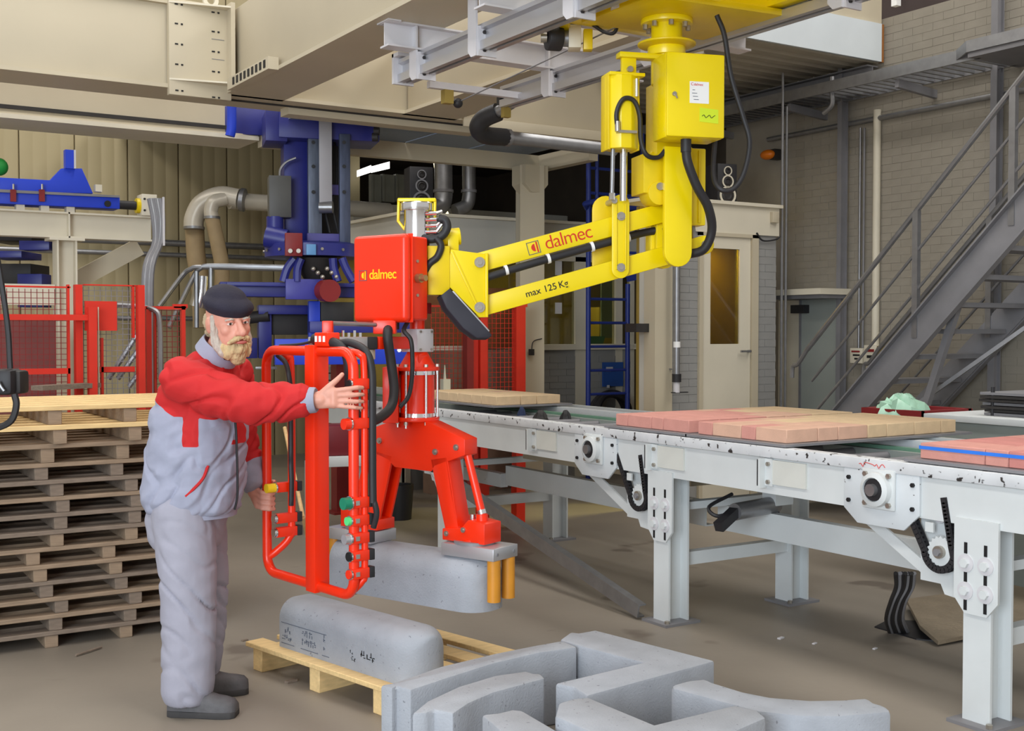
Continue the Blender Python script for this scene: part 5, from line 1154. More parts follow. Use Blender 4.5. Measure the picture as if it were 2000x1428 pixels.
# pin plate above, valves
P('top_bracket', YEL, lambda m: (m.hexa(fc(-.12, .03, 2.815), fc.a*.13, fc.b*.03, VZ*.012), m.hexa(fc(-.20, .03, 2.76), fc.a*.035, fc.b*.012, VZ*.055)))
P('pivot_bolt', BOLT, lambda m: m.cyl(fc(-.20, .045, 2.75), fc(-.20, .06, 2.75), .014, 12), bevel=0)
for k in range(5): P('valve_fitting', BOLT, lambda m: m.cyl(fc(.10+.012*k, .02, 2.84-.018*k), fc(.16+.006*k, .06, 2.85-.016*k), .010+.003*(k % 2), 8), bevel=0)
m = MB(); m.tube([fc(.14, .05, 2.80), fc(.17, .05, 2.83), fc(.20, .04, 2.80), fc(.20, .02, 2.74)], .010, 8); m.build('air_hose', BLK, mp)
# left balance cylinder: fluted body, rods
lx = -.235
def oct_(m, c, r, z0, z1, n=8):
    m.loft([[Vector((c.x+r*math.cos(2*math.pi*(k+.5)/n), c.y+r*math.sin(2*math.pi*(k+.5)/n), z)) for k in range(n)] for z in (z0, z1)])
lc = fc(lx, .03, 0)
P('balance_cylinder', YEL, lambda m: oct_(m, lc, .078, 2.385, 2.715, 10), bevel=.004)
for s in (-1, 1): P('cylinder_web', YELD, lambda m: m.hexa(fc(lx+.070*s, .02, 2.55), fc.a*.006, fc.b*.05, VZ*.17))
P('cylinder_cap', YEL, lambda m: m.hexa(fc(lx+.01, .03, 2.72), fc.a*.085, fc.b*.06, VZ*.008))
P('piston_rod', CHROME, lambda m: m.cyl(fc(lx+.01, .04, 2.40), fc(lx+.005, .05, 2.15), .017, 14), bevel=0)
P('guide_rod', GALV, lambda m: m.cyl(fc(lx-.045, .05, 2.40), fc(lx-.05, .05, 2.18), .010, 10), bevel=0)
P('rod_end', BOLT, lambda m: m.cyl(fc(lx-.05, .05, 2.185), fc(lx-.05, .05, 2.155), .014, 8), bevel=0)
P('silencer', CHROME, lambda m: m.cyl(fc(lx+.055, .085, 2.62), fc(lx+.055, .085, 2.70), .012, 12), bevel=0)
P('fitting_plate', BOLT, lambda m: m.hexa(fc(lx+.0, .10, 2.455), fc.a*.045, fc.b*.02, VZ*.006), bevel=0)
m = MB(); m.tube([fc(lx-.045, .11, 2.46), fc(lx-.050, .11, 2.54), fc(lx-.02, .115, 2.60), fc(lx+.03, .115, 2.595), fc(lx+.06, .11, 2.53), fc(lx+.07, .10, 2.42), fc(lx+.10, .10, 2.355), fc(lx+.16, .09, 2.35), fc(lx+.20, .09, 2.39)], .011, 9); m.build('air_hose', BLK, mp)
P('hose_end', BOLT, lambda m: m.cyl(fc(lx-.045, .11, 2.455), fc(lx-.046, .11, 2.50), .013, 10), bevel=0)
# front hanger plate with rounded foot and column cheeks
fx = .018
def stadium(c, a, u, w, z0, z1, n=10, both=False):
    pts = [c+a*(w/2*math.cos(math.pi+math.pi*k/n))+u*(z0+w/2+w/2*math.sin(math.pi+math.pi*k/n)) for k in range(n+1)]
    if both: pts += [c+a*(w/2*math.cos(math.pi*k/n))+u*(z1-w/2+w/2*math.sin(math.pi*k/n)) for k in range(n+1)]
    else: pts += [c+a*w/2+u*z1, c-a*w/2+u*z1]
    return pts
hc = fc(fx, .105, 0)
P('front_hanger', YEL, lambda m: m.prism(stadium(hc, fc.a, VZ, .135, 1.852, 2.40), -fc.b*.03), bevel=.004)
P('rear_hanger', YEL, lambda m: m.prism(stadium(hc-fc.b*.17, fc.a, VZ, .135, 1.852, 2.40), -fc.b*.03), bevel=.004)
P('hanger_box', YELD, lambda m: m.hexa(fc(-.085, -.02, 2.28), fc.a*.05, fc.b*.08, VZ*.09))
P('roller', YELD, lambda m: m.cyl(fc(-.06, .07, 2.19), fc(-.06, -.05, 2.19), .055, 20))
P('pin', BOLT, lambda m: m.cyl(fc(-.06, .08, 2.22), fc(-.06, .07, 2.22), .018, 12), bevel=0)
# right spring cylinder
P('spring_cylinder', YEL, lambda m: m.hexa(fc(.150, -.06, 2.235), fc.a*.055, fc.b*.05, VZ*.18), bevel=.006)
P('spring_rib', YELD, lambda m: m.hexa(fc(.170, -.005, 2.235), fc.a*.006, fc.b*.006, VZ*.17))
P('spring_rod', GALV, lambda m: m.cyl(fc(.160, -.06, 2.06), fc(.170, -.05, 1.95), .012, 10), bevel=0)
# ---- arm
A0 = C(-.155, 5.38); A1 = C(.57, 5.50)
ad = (A1-A0).normalized(); AL = (A1-A0).length; an = Vector((ad.y, -ad.x, 0))
if an.dot(C(0, -1)) < 0: an = -an
zu0, zu1, zl0, zl1 = 1.868, 2.072, 1.665, 1.868
slope = (zu1-zu0)/AL
def ap(s, off, z0): return Vector((A0.x, A0.y, 0))+ad*s+an*off+VZ*(z0+slope*s)
AU = (ad+VZ*slope).normalized(); AN = AU.cross(an); AN = AN if AN.z > 0 else -AN
def armbar(m, s0, s1, zz, w, off=0.0, h=.088): m.bar(ap(s0, off, zz), ap(s1, off, zz), w, h, up=AN)
ub = P('upper_arm', YEL, lambda m: armbar(m, -.02, AL+.16, zu0, .055), bevel=.004)
lb_ = P('lower_arm', YEL, lambda m: armbar(m, -.02, AL+.335, zl0, .055), bevel=.004)
q = ap(AL+.335, 0, zl0); P('arm_end', YEL, lambda m: m.cyl(q-an*.0275, q+an*.0275, .044, 24), par=mp)
P('end_bolt', BOLT, lambda m: (m.cyl(q+an*.0275, q+an*.036, .020, 16), m.hexbolt(q+an*.036, an, .012, .008)), bevel=0)
# lettering on the arm
off = .0285
lettering('dalmec', .088, ap(.310, off, zu0-.024), AU, AN, REDI, ub, ext=.0006, space=.92, offset=-.0005)
for wd_, s_ in (('max', .218), ('125', .302), ('Kg', .372)): lettering(wd_, .043, ap(s_, off, zl0-.014), AU, AN, INK, lb_, ext=.0006, offset=.0002)
def logo(org, x, y, nrm, s, edge, fill, par):
    for a, b, w, h in ((0, 0, s, s*.05), (0, s*.95, s, s*.05), (0, 0, s*.05, s), (s*.95, 0, s*.05, s)):
        m = MB(); m.hexa(org+x*(a+w/2)+y*(b+h/2), x*w/2, y*h/2, nrm*.0006); m.build('logo_edge', edge, par)
    pts = [org+x*(s*.62+s*.30*math.cos(t))+y*(s*.5+s*.30*math.sin(t)) for t in [math.pi/2+math.pi*k/12 for k in range(13)]]
    m = MB(); m.prism(pts, nrm*.0012); m.build('logo_mark', fill, par)
    m = MB(); m.hexa(org+x*s*.80+y*s*.5, x*s*.06, y*s*.42, nrm*.0008); m.build('logo_mark', fill, par)
logo(ap(.232, off, zu0-.030), AU, AN, an, .058, INKG, REDI, ub)
# arm hose with clips
m = MB(); m.tube([ap(-.06, .02, 1.785), ap(.02, .03, 1.79), ap(.2, .035, 1.797), ap(.45, .035, 1.80), ap(.66, .02, 1.80), ap(AL+.05, -.03, 1.80), ap(AL+.16, -.02, 1.79)], .0185, 12, 6); m.build('arm_hose', BLK, mp)
for s in (.125, .32, .525, .70):
    qq = ap(s, .035 if s < .6 else .012, 1.80); P('hose_clip', WHITE, lambda m: m.ring(qq-AU*.007, qq+AU*.007, .023, .018, 16), bevel=0)
P('hose_gland', BLK, lambda m: m.cyl(fc(.012, .20, 2.418), fc(.012, .20, 2.36), .024, 16), bevel=0)
m = MB(); m.tube([fc(.012, .20, 2.37), fc(.02, .205, 2.31), fc(.07, .19, 2.21), fc(.135, .17, 2.12), fc(.172, .13, 2.02), fc(.150, .09, 1.935), fc(.09, .03, 1.915), fc(.03, -.02, 1.905)], .021, 12, 6); m.build('arm_hose', BLK, mp)
# lever links on the arm
for s, hh, zc, o, both in ((.655, .36, 2.00, .045, True),):
    c = ap(s, o, 0); c = Vector((c.x, c.y, 0))
    lk = P('link_plate', YEL, lambda m: m.prism(stadium(c, ad, VZ, .082, 1.80, 2.185, both=True), an*.012), bevel=.003)
    for zz in (2.085, 1.85): P('link_bolt', BOLT, lambda m: (m.cyl(c+VZ*zz+an*.012, c+VZ*zz+an*.020, .020, 16), m.hexbolt(c+VZ*zz+an*.02, an, .012, .008)), bevel=0, par=lk)
    for s2 in (-.022, .022): P('link_rib', YEL, lambda m: m.hexa(c+ad*s2+VZ*1.99+an*.016, ad*.003, an*.004, VZ*.15), par=lk, bevel=.001)
c = ap(.60, -.045, 0); c = Vector((c.x, c.y, 0)); P('rear_link', YELD, lambda m: m.prism(stadium(c+ad*.01, ad, VZ, .13, 1.80, 2.19, both=True), -an*.012), bevel=.003)
P('link_pin', BOLT, lambda m: m.cyl(c+ad*.02+VZ*2.155, c+ad*.02+VZ*2.155+an*.12, .014, 12), bevel=0)
# ---- gripper head plates (yellow) at the left end of the arm
hp = Vector((A0.x, A0.y, 0))
def hq(s, z, o=.04): return hp+ad*s+an*o+VZ*z
P('head_plate', YEL, lambda m: m.prism([hq(.03, 1.905), hq(-.13, 1.925), hq(-.155, 1.76), hq(-.14, 1.76), hq(.0, 1.62), hq(.03, 1.62)], an*.010), bevel=.002)
P('head_plate', YEL, lambda m: m.prism([hq(.03, 1.905, -.05), hq(-.13, 1.925, -.05), hq(-.155, 1.76, -.05), hq(-.14, 1.76, -.05), hq(.0, 1.62, -.05), hq(.03, 1.62, -.05)], -an*.010), bevel=.002)
P('head_flange', YEL, lambda m: m.hexa(hq(.032, 1.765, 0), ad*.006, an*.062, VZ*.145), bevel=.002)
P('head_rib', YEL, lambda m: m.bar(hq(-.125, 1.915, .052), hq(.0, 1.645, .052), .010, .012, up=an), bevel=.001)
for zz in (1.868, 1.665): P('pivot_bolt', BOLT, lambda m: (m.cyl(hq(.0, zz, .05), hq(.0, zz, .06), .024, 18), m.hexbolt(hq(.0, zz, .06), an, .013, .008)), bevel=0)
P('head_block', YELD, lambda m: m.hexa(hq(-.185, 1.83, 0), ad*.05, an*.055, VZ*.11))
P('head_tower', YEL, lambda m: (m.hexa(hq(-.115, 1.955, 0), ad*.025, an*.02, VZ*.04), m.cyl(hq(-.165, 1.98, -.02), hq(-.08, 1.99, -.02), .04, 18)))
# soft shock pad under the head
P('pad_backing', ALU, lambda m: m.bar(hq(-.125, 1.735, 0), hq(.04, 1.555, 0), .13, .012, up=(ad*.74+VZ*.67)), bevel=.001)
m = MB(); dn = (-ad*.74-VZ*.67).normalized(); bw = an*.07
rings = []
for k, (u, tk) in enumerate(((-.135, .01), (-.14, .05), (-.10, .07), (-.02, .075), (.03, .06), (.055, .02))):
    base = hq(-.125, 1.735, 0).lerp(hq(.04, 1.555, 0), (u+.125)/.165); rings.append([base-bw, base+bw, base+bw*.95+dn*tk, base+bw*.5+dn*(tk+.012), base-bw*.5+dn*(tk+.012), base-bw*.95+dn*tk])
m.loft(rings); m.build('shock_pad', M('dark leather pad', (42, 42, 52), .6, var=.15), mp, bevel=.004)
# ---- gripper column (red)
GO = C(-.43, 5.35); e1 = C(.806, -.592); e2 = C(-.592, -.806)
g = Fr(Vector((GO.x, GO.y, 0)), e1, e2)
P('swivel', CHROME, lambda m: m.lathe(g(0, 0, 1.965), [(.060, 0), (.060, .135), (.062, .14)], 28), bevel=0)
P('swivel_cap', CHROME, lambda m: m.lathe(g(0, 0, 2.10), [(.074, 0), (.076, .004), (.076, .034), (.072, .038), (.01, .038)], 28), bevel=0)
P('swivel_yoke', YEL, lambda m: (m.hexa(g(0, 0, 2.150), C(1, 0)*.086, C(0, 1)*.02, VZ*.008), m.bar(C(-.512, 5.35, 2.155), C(-.515, 5.35, 2.05), .03, .012, up=C(1, 0)), m.bar(C(-.515, 5.35, 2.055), C(-.480, 5.35, 2.01), .03, .012, up=C(1, 0)), m.bar(C(-.348, 5.35, 2.155), C(-.350, 5.35, 2.06), .03, .012, up=C(1, 0))))
for k in range(4): P('hose_fitting', CHROME, lambda m: (m.cyl(C(-.385, 5.31, 2.085-.028*k), C(-.335, 5.29, 2.085-.028*k), .010, 10), m.cyl(C(-.340, 5.29, 2.085-.028*k), C(-.315, 5.30, 2.095-.02*k), .008, 8)), bevel=0)
m = MB(); m.tube([C(-.33, 5.30, 2.06), C(-.30, 5.30, 2.055), C(-.292, 5.30, 2.02), C(-.315, 5.30, 1.985), C(-.36, 5.30, 1.97), C(-.40, 5.31, 1.975)], .020, 10); m.build('hose', BLK, mp)
m = MB(); m.tube([C(-.34, 5.29, 1.975), C(-.318, 5.29, 1.94), C(-.335, 5.29, 1.89), C(-.37, 5.29, 1.86), C(-.39, 5.30, 1.82)], .016, 10); m.build('hose', BLK, mp)
P('spindle', BLK, lambda m: m.cyl(g(0, 0, 1.945), g(0, 0, 1.968), .056, 24), bevel=0)
P('column_post', RED, lambda m: m.cyl(g(0, 0, 1.56), g(0, 0, 1.945), .034, 24), bevel=0)
P('post_clamp', REDD, lambda m: m.hexa(g(.03, .0, 1.66), e1*.03, e2*.03, VZ*.025))
# red control box, rounded lid
bc = g(-.05, .105, 1.79); bx = P('control_box', RED, lambda m: m.hexa(bc, e1*.150, e2*.065, VZ*.185), bevel=.012, seg=3)
P('lid', RED, lambda m: m.hexa(bc+e2*.075, e1*.158, e2*.024, VZ*.193), par=bx, bevel=.022, seg=4)
P('lid_seam', RED, lambda m: m.hexa(bc+e2*.050, e1*.160, e2*.004, VZ*.195), par=bx, bevel=.003)
lf = bc+e2*.0995
lettering('dalmec', .062, lf+e1*(-.055)+VZ*(-.002), e1, VZ, YELI, bx, ext=.0008, space=.92, offset=.0005)
logo(lf+e1*(-.115)+VZ*(-.008), e1, VZ, e2, .046, INKG, YELI, bx)
P('knob', M('brass', (176, 150, 110), .35, metal=.8), lambda m: (m.cyl(bc+e1*.15+e2*.01+VZ*-.0, bc+e1*.175+e2*.01, .020, 18), m.cyl(bc+e1*.175+e2*.01, bc+e1*.20+e2*.01, .014, 18)), bevel=0, par=bx)
for zz in (.075, -.075): P('screw', BOLT, lambda m: m.cyl(bc+e1*.150+e2*.012+VZ*zz, bc+e1*.156+e2*.012+VZ*zz, .007, 10), bevel=0, par=bx)
# grey block, cone, cylinder with tie rods
P('coupling_block', PALE, lambda m: m.hexa(g(.0, .0, 1.515), e1*.05, e2*.055, VZ*.052), bevel=.003)
for a in (-.038, .038):
    for b in (-.04, .04): P('bolt', BOLT, lambda m: m.hexbolt(g(.05, a, 1.515+b), e1, .006, .006), bevel=0)
P('cone_bracket', RED, lambda m: (m.lathe(g(0, 0, 1.395), [(.085, 0), (.05, .06), (.045, .07)], 20), m.hexa(g(.05, .02, 1.42), e1*.006, e2*.03, VZ*.03)))
P('top_flange', RED, lambda m: m.cyl(g(0, 0, 1.378), g(0, 0, 1.396), .100, 32))
P('lift_cylinder', RED, lambda m: m.cyl(g(0, 0, 1.185), g(0, 0, 1.36), .078, 32), bevel=0)
for zz in (1.36, 1.168): P('cylinder_ring', CHROME, lambda m: m.cyl(g(0, 0, zz), g(0, 0, zz+.018), .080, 32), bevel=0)
P('bottom_flange', RED, lambda m: m.cyl(g(0, 0, 1.150), g(0, 0, 1.168), .100, 32))
for k in range(6):
    a = k*math.pi/3+.42; pt = g(.09*math.cos(a), .09*math.sin(a), 0)
    P('tie_rod', CHROME, lambda m: m.cyl(pt+VZ*1.12, pt+VZ*1.405, .006, 10), bevel=0)
    P('tie_nut', BOLT, lambda m: (m.hexbolt(pt+VZ*1.135, VZ, .010, .014), m.hexbolt(pt+VZ*1.396, VZ, .010, .012)), bevel=0)
P('side_plate', RED, lambda m: m.hexa(C(-.545, 5.33, 1.27), C(1, 0)*.035, C(0, 1)*.06, VZ*.125))
# yoke
yk = P('yoke', RED, lambda m: m.prism([g(-.31, .045, 1.015), g(-.31, .045, 1.085), g(-.10, .045, 1.152), g(.10, .045, 1.152), g(.31, .045, 1.085), g(.31, .045, 1.015), g(.14, .045, .955), g(.12, .045, .930), g(-.10, .045, .935), g(-.14, .045, .965)], -e2*.09), bevel=.003)
for s, zz in ((-.19, 1.052), (.145, 1.02), (.265, 1.047)): P('yoke_bolt', BOLT, lambda m: (m.cyl(g(s, .045, zz), g(s, .053, zz), .014, 12), m.hexbolt(g(s, .053, zz), e2, .008, .008)), bevel=0, par=yk)
P('yoke_slot', INK, lambda m: m.hexa(g(.15, .0, .945), e1*.035, e2*.044, VZ*.018), par=yk, bevel=0)
for sg in (1, -1):
    arm = P('gripper_leg', RED, lambda m: m.prism([g(sg*.115, .045, .985), g(sg*.205, .045, 1.0), g(sg*.270, .045, .70), g(sg*.300, .045, .66), g(sg*.205, .045, .66), g(sg*.165, .045, .80)], -e2*.014), bevel=.002)
    P('leg_web', RED, lambda m: m.prism([g(sg*.200, .045, 1.0), g(sg*.200, -.045, 1.0), g(sg*.265, -.045, .68), g(sg*.265, .045, .68)], e1*sg*.010), bevel=.002)
    P('gripper_leg', RED, lambda m: m.prism([g(sg*.115, -.045, .985), g(sg*.205, -.045, 1.0), g(sg*.270, -.045, .70), g(sg*.300, -.045, .66), g(sg*.205, -.045, .66), g(sg*.165, -.045, .80)], e2*.014), bevel=.002)
    P('link_rod', RED, lambda m: m.cyl(g(sg*.285, 0, 1.03), g(sg*.375, 0, .745), .018, 16), bevel=0)
    P('rod_nut', CHROME, lambda m: m.cyl(g(sg*.366, 0, .775), g(sg*.372, 0, .757), .020, 12), bevel=0)
    ft = P('gripper_foot', RED, lambda m: m.prism([g(sg*.195, .06, .635), g(sg*.43, .06, .635), g(sg*.43, .06, .725), g(sg*.34, .06, .735), g(sg*.30, .06, .695), g(sg*.195, .06, .685)], -e2*.12), bevel=.003)
    for s, zz in ((.22, .665), (.315, .690)): P('foot_bolt', BOLT, lambda m: (m.cyl(g(sg*s, .06, zz), g(sg*s, .067, zz), .012, 12), m.hexbolt(g(sg*s, .067, zz), e2, .007, .006)), bevel=0, par=ft)
    P('rod_socket', RED, lambda m: m.cyl(g(sg*.372, 0, .725), g(sg*.37, 0, .757), .026, 14), bevel=0)
    P('grease_cap', CHROME, lambda m: m.cyl(g(sg*.32, 0, .73), g(sg*.32, 0, .752), .016, 12), bevel=0)
    P('turn_disc', STEEL, lambda m: m.cyl(g(sg*.33, 0, .628), g(sg*.33, 0, .640), .092, 32), bevel=0)
    P('turn_hub', RED, lambda m: m.cyl(g(sg*.33, 0, .632), g(sg*.33, 0, .648), .065, 28), bevel=0)
    pd = P('gripper_pad', ALU, lambda m: m.hexa(g(sg*.355, 0, .601), e1*.145, e2*.088, VZ*.027), bevel=.003)
    for b in (-.06, .06): P('pad_screw', STEEL, lambda m: m.cyl(g(sg*.5, b, .601), g(sg*.503, b, .601), .007, 10), bevel=0, par=pd)
    for b in (-.052, .052): P('finger', ORANGE, lambda m: m.cyl(g(sg*.475, b, .395), g(sg*.475, b, .574), .029, 24), bevel=0)
# held block
kb2 = kerb(Fr(g(-.445, 0, 0), e1, -e2), .888, .25, .345, .228).build('concrete_block', CONC, ang=55)
tag(kb2, 'grey bullnose concrete block clamped in the red gripper above the floor', 'concrete block')
# hoses from the red box
m = MB(); m.tube([bc+e1*.0+VZ*-.19, C(-.545, 5.16, 1.55), C(-.53, 5.16, 1.42), C(-.515, 5.14, 1.30), C(-.53, 5.10, 1.22), C(-.59, 5.0, 1.175), C(-.635, 4.9, 1.19), C(-.655, 4.78, 1.28), C(-.650, 4.70, 1.38), C(-.655, 4.68, 1.455), C(-.69, 4.70, 1.50), C(-.74, 4.74, 1.515)], .0215, 12, 6); m.build('hose', BLK, mp)
P('hose_gland', BLK, lambda m: m.cyl(bc+VZ*-.185, bc+VZ*-.225, .026, 16), bevel=0)
m = MB(); m.tube([bc+e1*.09+VZ*-.185, C(-.475, 5.18, 1.56), C(-.445, 5.17, 1.52), C(-.438, 5.17, 1.45), C(-.44, 5.17, 1.35), C(-.455, 5.16, 1.27), C(-.49, 5.14, 1.225)], .010, 9, 6); m.build('hose', BLK, mp)
# support arm from the column to the handle: valve block, rod, red cylinder
m = MB(); 
P('handle_arm', RED, lambda m: m.bar(g(-.02, .03, 1.505), C(-.60, 5.15, 1.505), .05, .055), bevel=.003)
P('handle_arm_joint', BLK, lambda m: m.bar(C(-.60, 5.15, 1.505), C(-.64, 5.12, 1.505), .05, .055), bevel=.003)
P('handle_arm_bar', ALU, lambda m: m.bar(C(-.64, 5.12, 1.505), C(-.835, 4.90, 1.505), .045, .055), bevel=.003)
P('stay_rod', GALV, lambda m: m.cyl(C(-.60, 5.17, 1.585), C(-.77, 5.0, 1.59), .010, 10), bevel=0)
P('stay_end', RED, lambda m: m.hexa(C(-.78, 4.99, 1.565), C(1, 0)*.022, C(0, 1)*.02, VZ*.035), bevel=.004)
P('stay_end', RED, lambda m: m.hexa(C(-.56, 5.2, 1.575), C(1, 0)*.05, C(0, 1)*.03, VZ*.03), bevel=.004)
P('valve_block', CREAM2, lambda m: m.hexa(C(-.655, 5.16, 1.455), C(.9, -.4)*.055, C(.4, .9)*.02, VZ*.022))
for k in range(4): P('valve_post', CHROME, lambda m: m.cyl(C(-.72+.022*k, 5.02+.02*k, 1.49), C(-.72+.022*k, 5.02+.02*k, 1.56-.01*(k % 2)), .006, 8), bevel=0)
# ---- handle frame
hr, hl = C(-.62, 4.60), C(-1.067, 5.11); hd = (hl-hr).normalized(); HL = (hl-hr).length; hn = Vector((hd.y, -hd.x, 0))
if hn.dot(C(0, 1)) < 0: hn = -hn
h = Fr(Vector((hr.x, hr.y, 0)), hd, hn)      # x: from the near right tube to the far left one, y: away from the man
zt, zb = 1.475, .512
def rrect(x0, x1, z0, z1, y, r=.07, n=5):
    pts = []
    for cx_, cz_, a0 in ((x1-r, z1-r, 0), (x0+r, z1-r, 90), (x0+r, z0+r, 180), (x1-r, z0+r, 270)):
        for k in range(n+1): a = math.radians(a0+90*k/n); pts.append(h(cx_+r*math.cos(a), y, cz_+r*math.sin(a)))
    return pts
lp_ = rrect(0, HL, zb, zt, 0); P('handle_loop', RED, lambda m: m.tube(lp_+[lp_[0], lp_[1]], .0205, 14, 1), bevel=0, ang=60)
xm = HL*.42
P('handle_post', RED, lambda m: m.hexa(h(xm, .01, (zt+zb)/2), hd*.036, hn*.036, VZ*((zt-zb)/2+.025)), bevel=.004)
# rear loop, right and left
P('rear_tube', RED, lambda m: m.tube([h(.07, .005, zt), h(.0, .03, zt-.01), h(-.008, .045, zt-.08), h(-.008, .045, .95), h(-.008, .045, .62), h(-.004, .035, .57), h(.03, .005, zb+.01)], .014, 12, 5), bevel=0)
P('rear_tube', RED, lambda m: m.tube([h(HL-.05, .01, zt), h(HL-.055, .07, zt-.03), h(HL-.055, .09, zt-.10), h(HL-.055, .09, .75), h(HL-.055, .08, .66), h(HL-.03, .03, .60), h(HL, .0, .57)], .0165, 12, 5), bevel=0)
# push button units on the right tubes
def unit(x, y, z, mat, cap, r=.018, depth=.055):
    c = h(x, y, z); u = P('button_unit', RED, lambda m: m.hexa(c, hd*.017, hn*depth, VZ*.021), bevel=.004)
    P('unit_back', BLK, lambda m: m.hexa(c+hn*(depth+.012), hd*.018, hn*.012, VZ*.022), bevel=.003, par=u)
    P('bezel', CHROME, lambda m: m.ring(c-hn*depth, c-hn*(depth+.006), r+.004, r-.002, 18), bevel=0, par=u)
    P('button', mat, lambda m: m.cyl(c-hn*depth, c-hn*(depth+cap), r, 18), bevel=0, par=u)
    return u
for z, mat, cap, r in ((.885, GREEN, .035, .024), (.815, LGREEN, .018, .017), (.745, ALU, .03, .020), (.675, INK, .012, .018), (.605, RED, .012, .018)):
    u = unit(-.008, .018, z, mat, cap, r, .040); P('unit_clip', CHROME, lambda m: m.hexa(h(-.026, .0, z), hd*.003, hn*.009, VZ*.009), bevel=0, par=u)
unit(-.008, .018, 1.195, RED, .030, .022, .040); unit(-.008, .02, 1.350, INK, .01, .016, .04)
for z, mat, cap, r in ((1.290, INK, .01, .016), (.880, YELI, .045, .020), (.745, CHROME, .012, .018), (.685, CHROME, .012, .018)): unit(HL-.055, .06, z, mat, cap, r, .05)
# mode switch on top
u = P('switch_unit', RED, lambda m: m.hexa(h(xm-.08, .01, zt+.048), hd*.05, hn*.03, VZ*.028), bevel=.005)
P('selector', BLK, lambda m: m.cyl(h(xm-.03, .01, zt+.048), h(xm+.01, .01, zt+.048), .024, 16), bevel=0, par=u)
for k in range(3): P('switch_label', WHITE, lambda m: m.hexa(h(xm-.045-.03*k, -.0205, zt+.05), hd*.008, hn*.001, VZ*.012), bevel=0, par=u)
m = MB(); m.tube([h(xm+.01, .01, zt+.048), h(xm+.06, .01, zt+.035), h(xm+.16, .01, zt+.025), h(HL-.10, .01, zt+.02)], .006, 7); m.build('cable', BLK, mp)
# spiral wrapped hose on the right side
m = MB(); m.tube([h(xm-.14, .02, zt+.03), h(.08, .04, zt+.035), h(.0, .06, zt-.0), h(-.022, .072, zt-.08), h(-.024, .072, 1.25), h(-.024, .072, 1.0), h(-.026, .072, .88)], .016, 12, 6); m.build('wrapped_hose', BLK, mp)
m = MB(); m.tube([h(-.026, .072, .90), h(-.04, .08, .84), h(-.025, .075, .78)], .012, 9); m.build('hose', BLK, mp)
m = MB(); m.tube([h(HL-.06, .02, zt-.02), h(HL-.10, .04, zt-.06), h(HL-.115, .05, 1.33), h(HL-.085, .07, 1.27), h(HL-.085, .07, 1.0), h(HL-.09, .07, .90), h(HL-.085, .07, .80)], .011, 9, 6); m.build('hose', BLK, mp)
# thin wooden stick leaning behind the handle
m = MB(); m.cyl(at(556, 835, 5.6), at(592, 1010, 5.3), .009, 8); m.cyl(at(592, 1010, 5.3), onZ(612, 1110, 0.0)+Vector((0, 0, .005)), .009, 8); tag(m.build('wooden_stick', WOODN), 'thin pale wooden stick leaning behind the red handle frame', 'stick')
# trolley hoses and drive
m = MB(); m.tube([at(1400, 30, 5.3), at(1415, 70, 5.3), at(1428, 150, 5.3), at(1452, 230, 5.3), at(1464, 280, 5.3), at(1452, 340, 5.3), at(1430, 370, 5.3), at(1405, 368, 5.3), at(1393, 335, 5.35), at(1398, 250, 5.45), at(1396, 200, 5.5)], .012, 10, 6); m.build('supply_hose', BLK, mp)
t0_ = at(1112, 75, 5.75)
mo = P('drive_motor', BLK, lambda m: m.cyl(t0_-C(.11, .02), t0_-C(.04, .0), .062, 24), bevel=.006)
P('motor_hub', BOLT, lambda m: m.cyl(t0_-C(.14, .02), t0_-C(.11, .02), .025, 14), bevel=0, par=mo)
P('motor_collar', GALV, lambda m: m.cyl(t0_-C(.04, 0), t0_+C(.0, 0), .04, 18), bevel=0, par=mo)
P('motor_box', CREAM2, lambda m: m.hexa(t0_+C(.025, 0), C(1, 0)*.03, C(0, 1)*.05, VZ*.055), par=mo)
P('motor_valve', YELD, lambda m: m.hexa(t0_+C(.09, 0)-VZ*.01, C(1, 0)*.022, C(0, 1)*.03, VZ*.05), par=mo)
P('motor_bracket', YEL, lambda m: m.bar(t0_-C(.02, 0)+VZ*.05, Vector((RX0+.06, co.y+.3, ZTR+.06)), .05, .04))
m = MB(); m.tube([t0_+C(-.02, 0)+VZ*.06, t0_+C(.08, -.02)+VZ*.075, t0_+C(.17, -.04)+VZ*.02, t0_+C(.22, -.06)+VZ*.02, t0_+C(.24, -.08)+VZ*.13], .009, 8, 6); m.build('motor_cable', BLK, mp)
P('trolley_terminal', PALE, lambda m: m.hexa(at(1215, 5, 5.3), C(1, 0)*.05, C(0, 1)*.03, VZ*.03))
P('trolley_cap', M('dusty red', (176, 120, 108), .5), lambda m: m.hexa(at(1247, 5, 5.3), C(1, 0)*.025, C(0, 1)*.03, VZ*.03))
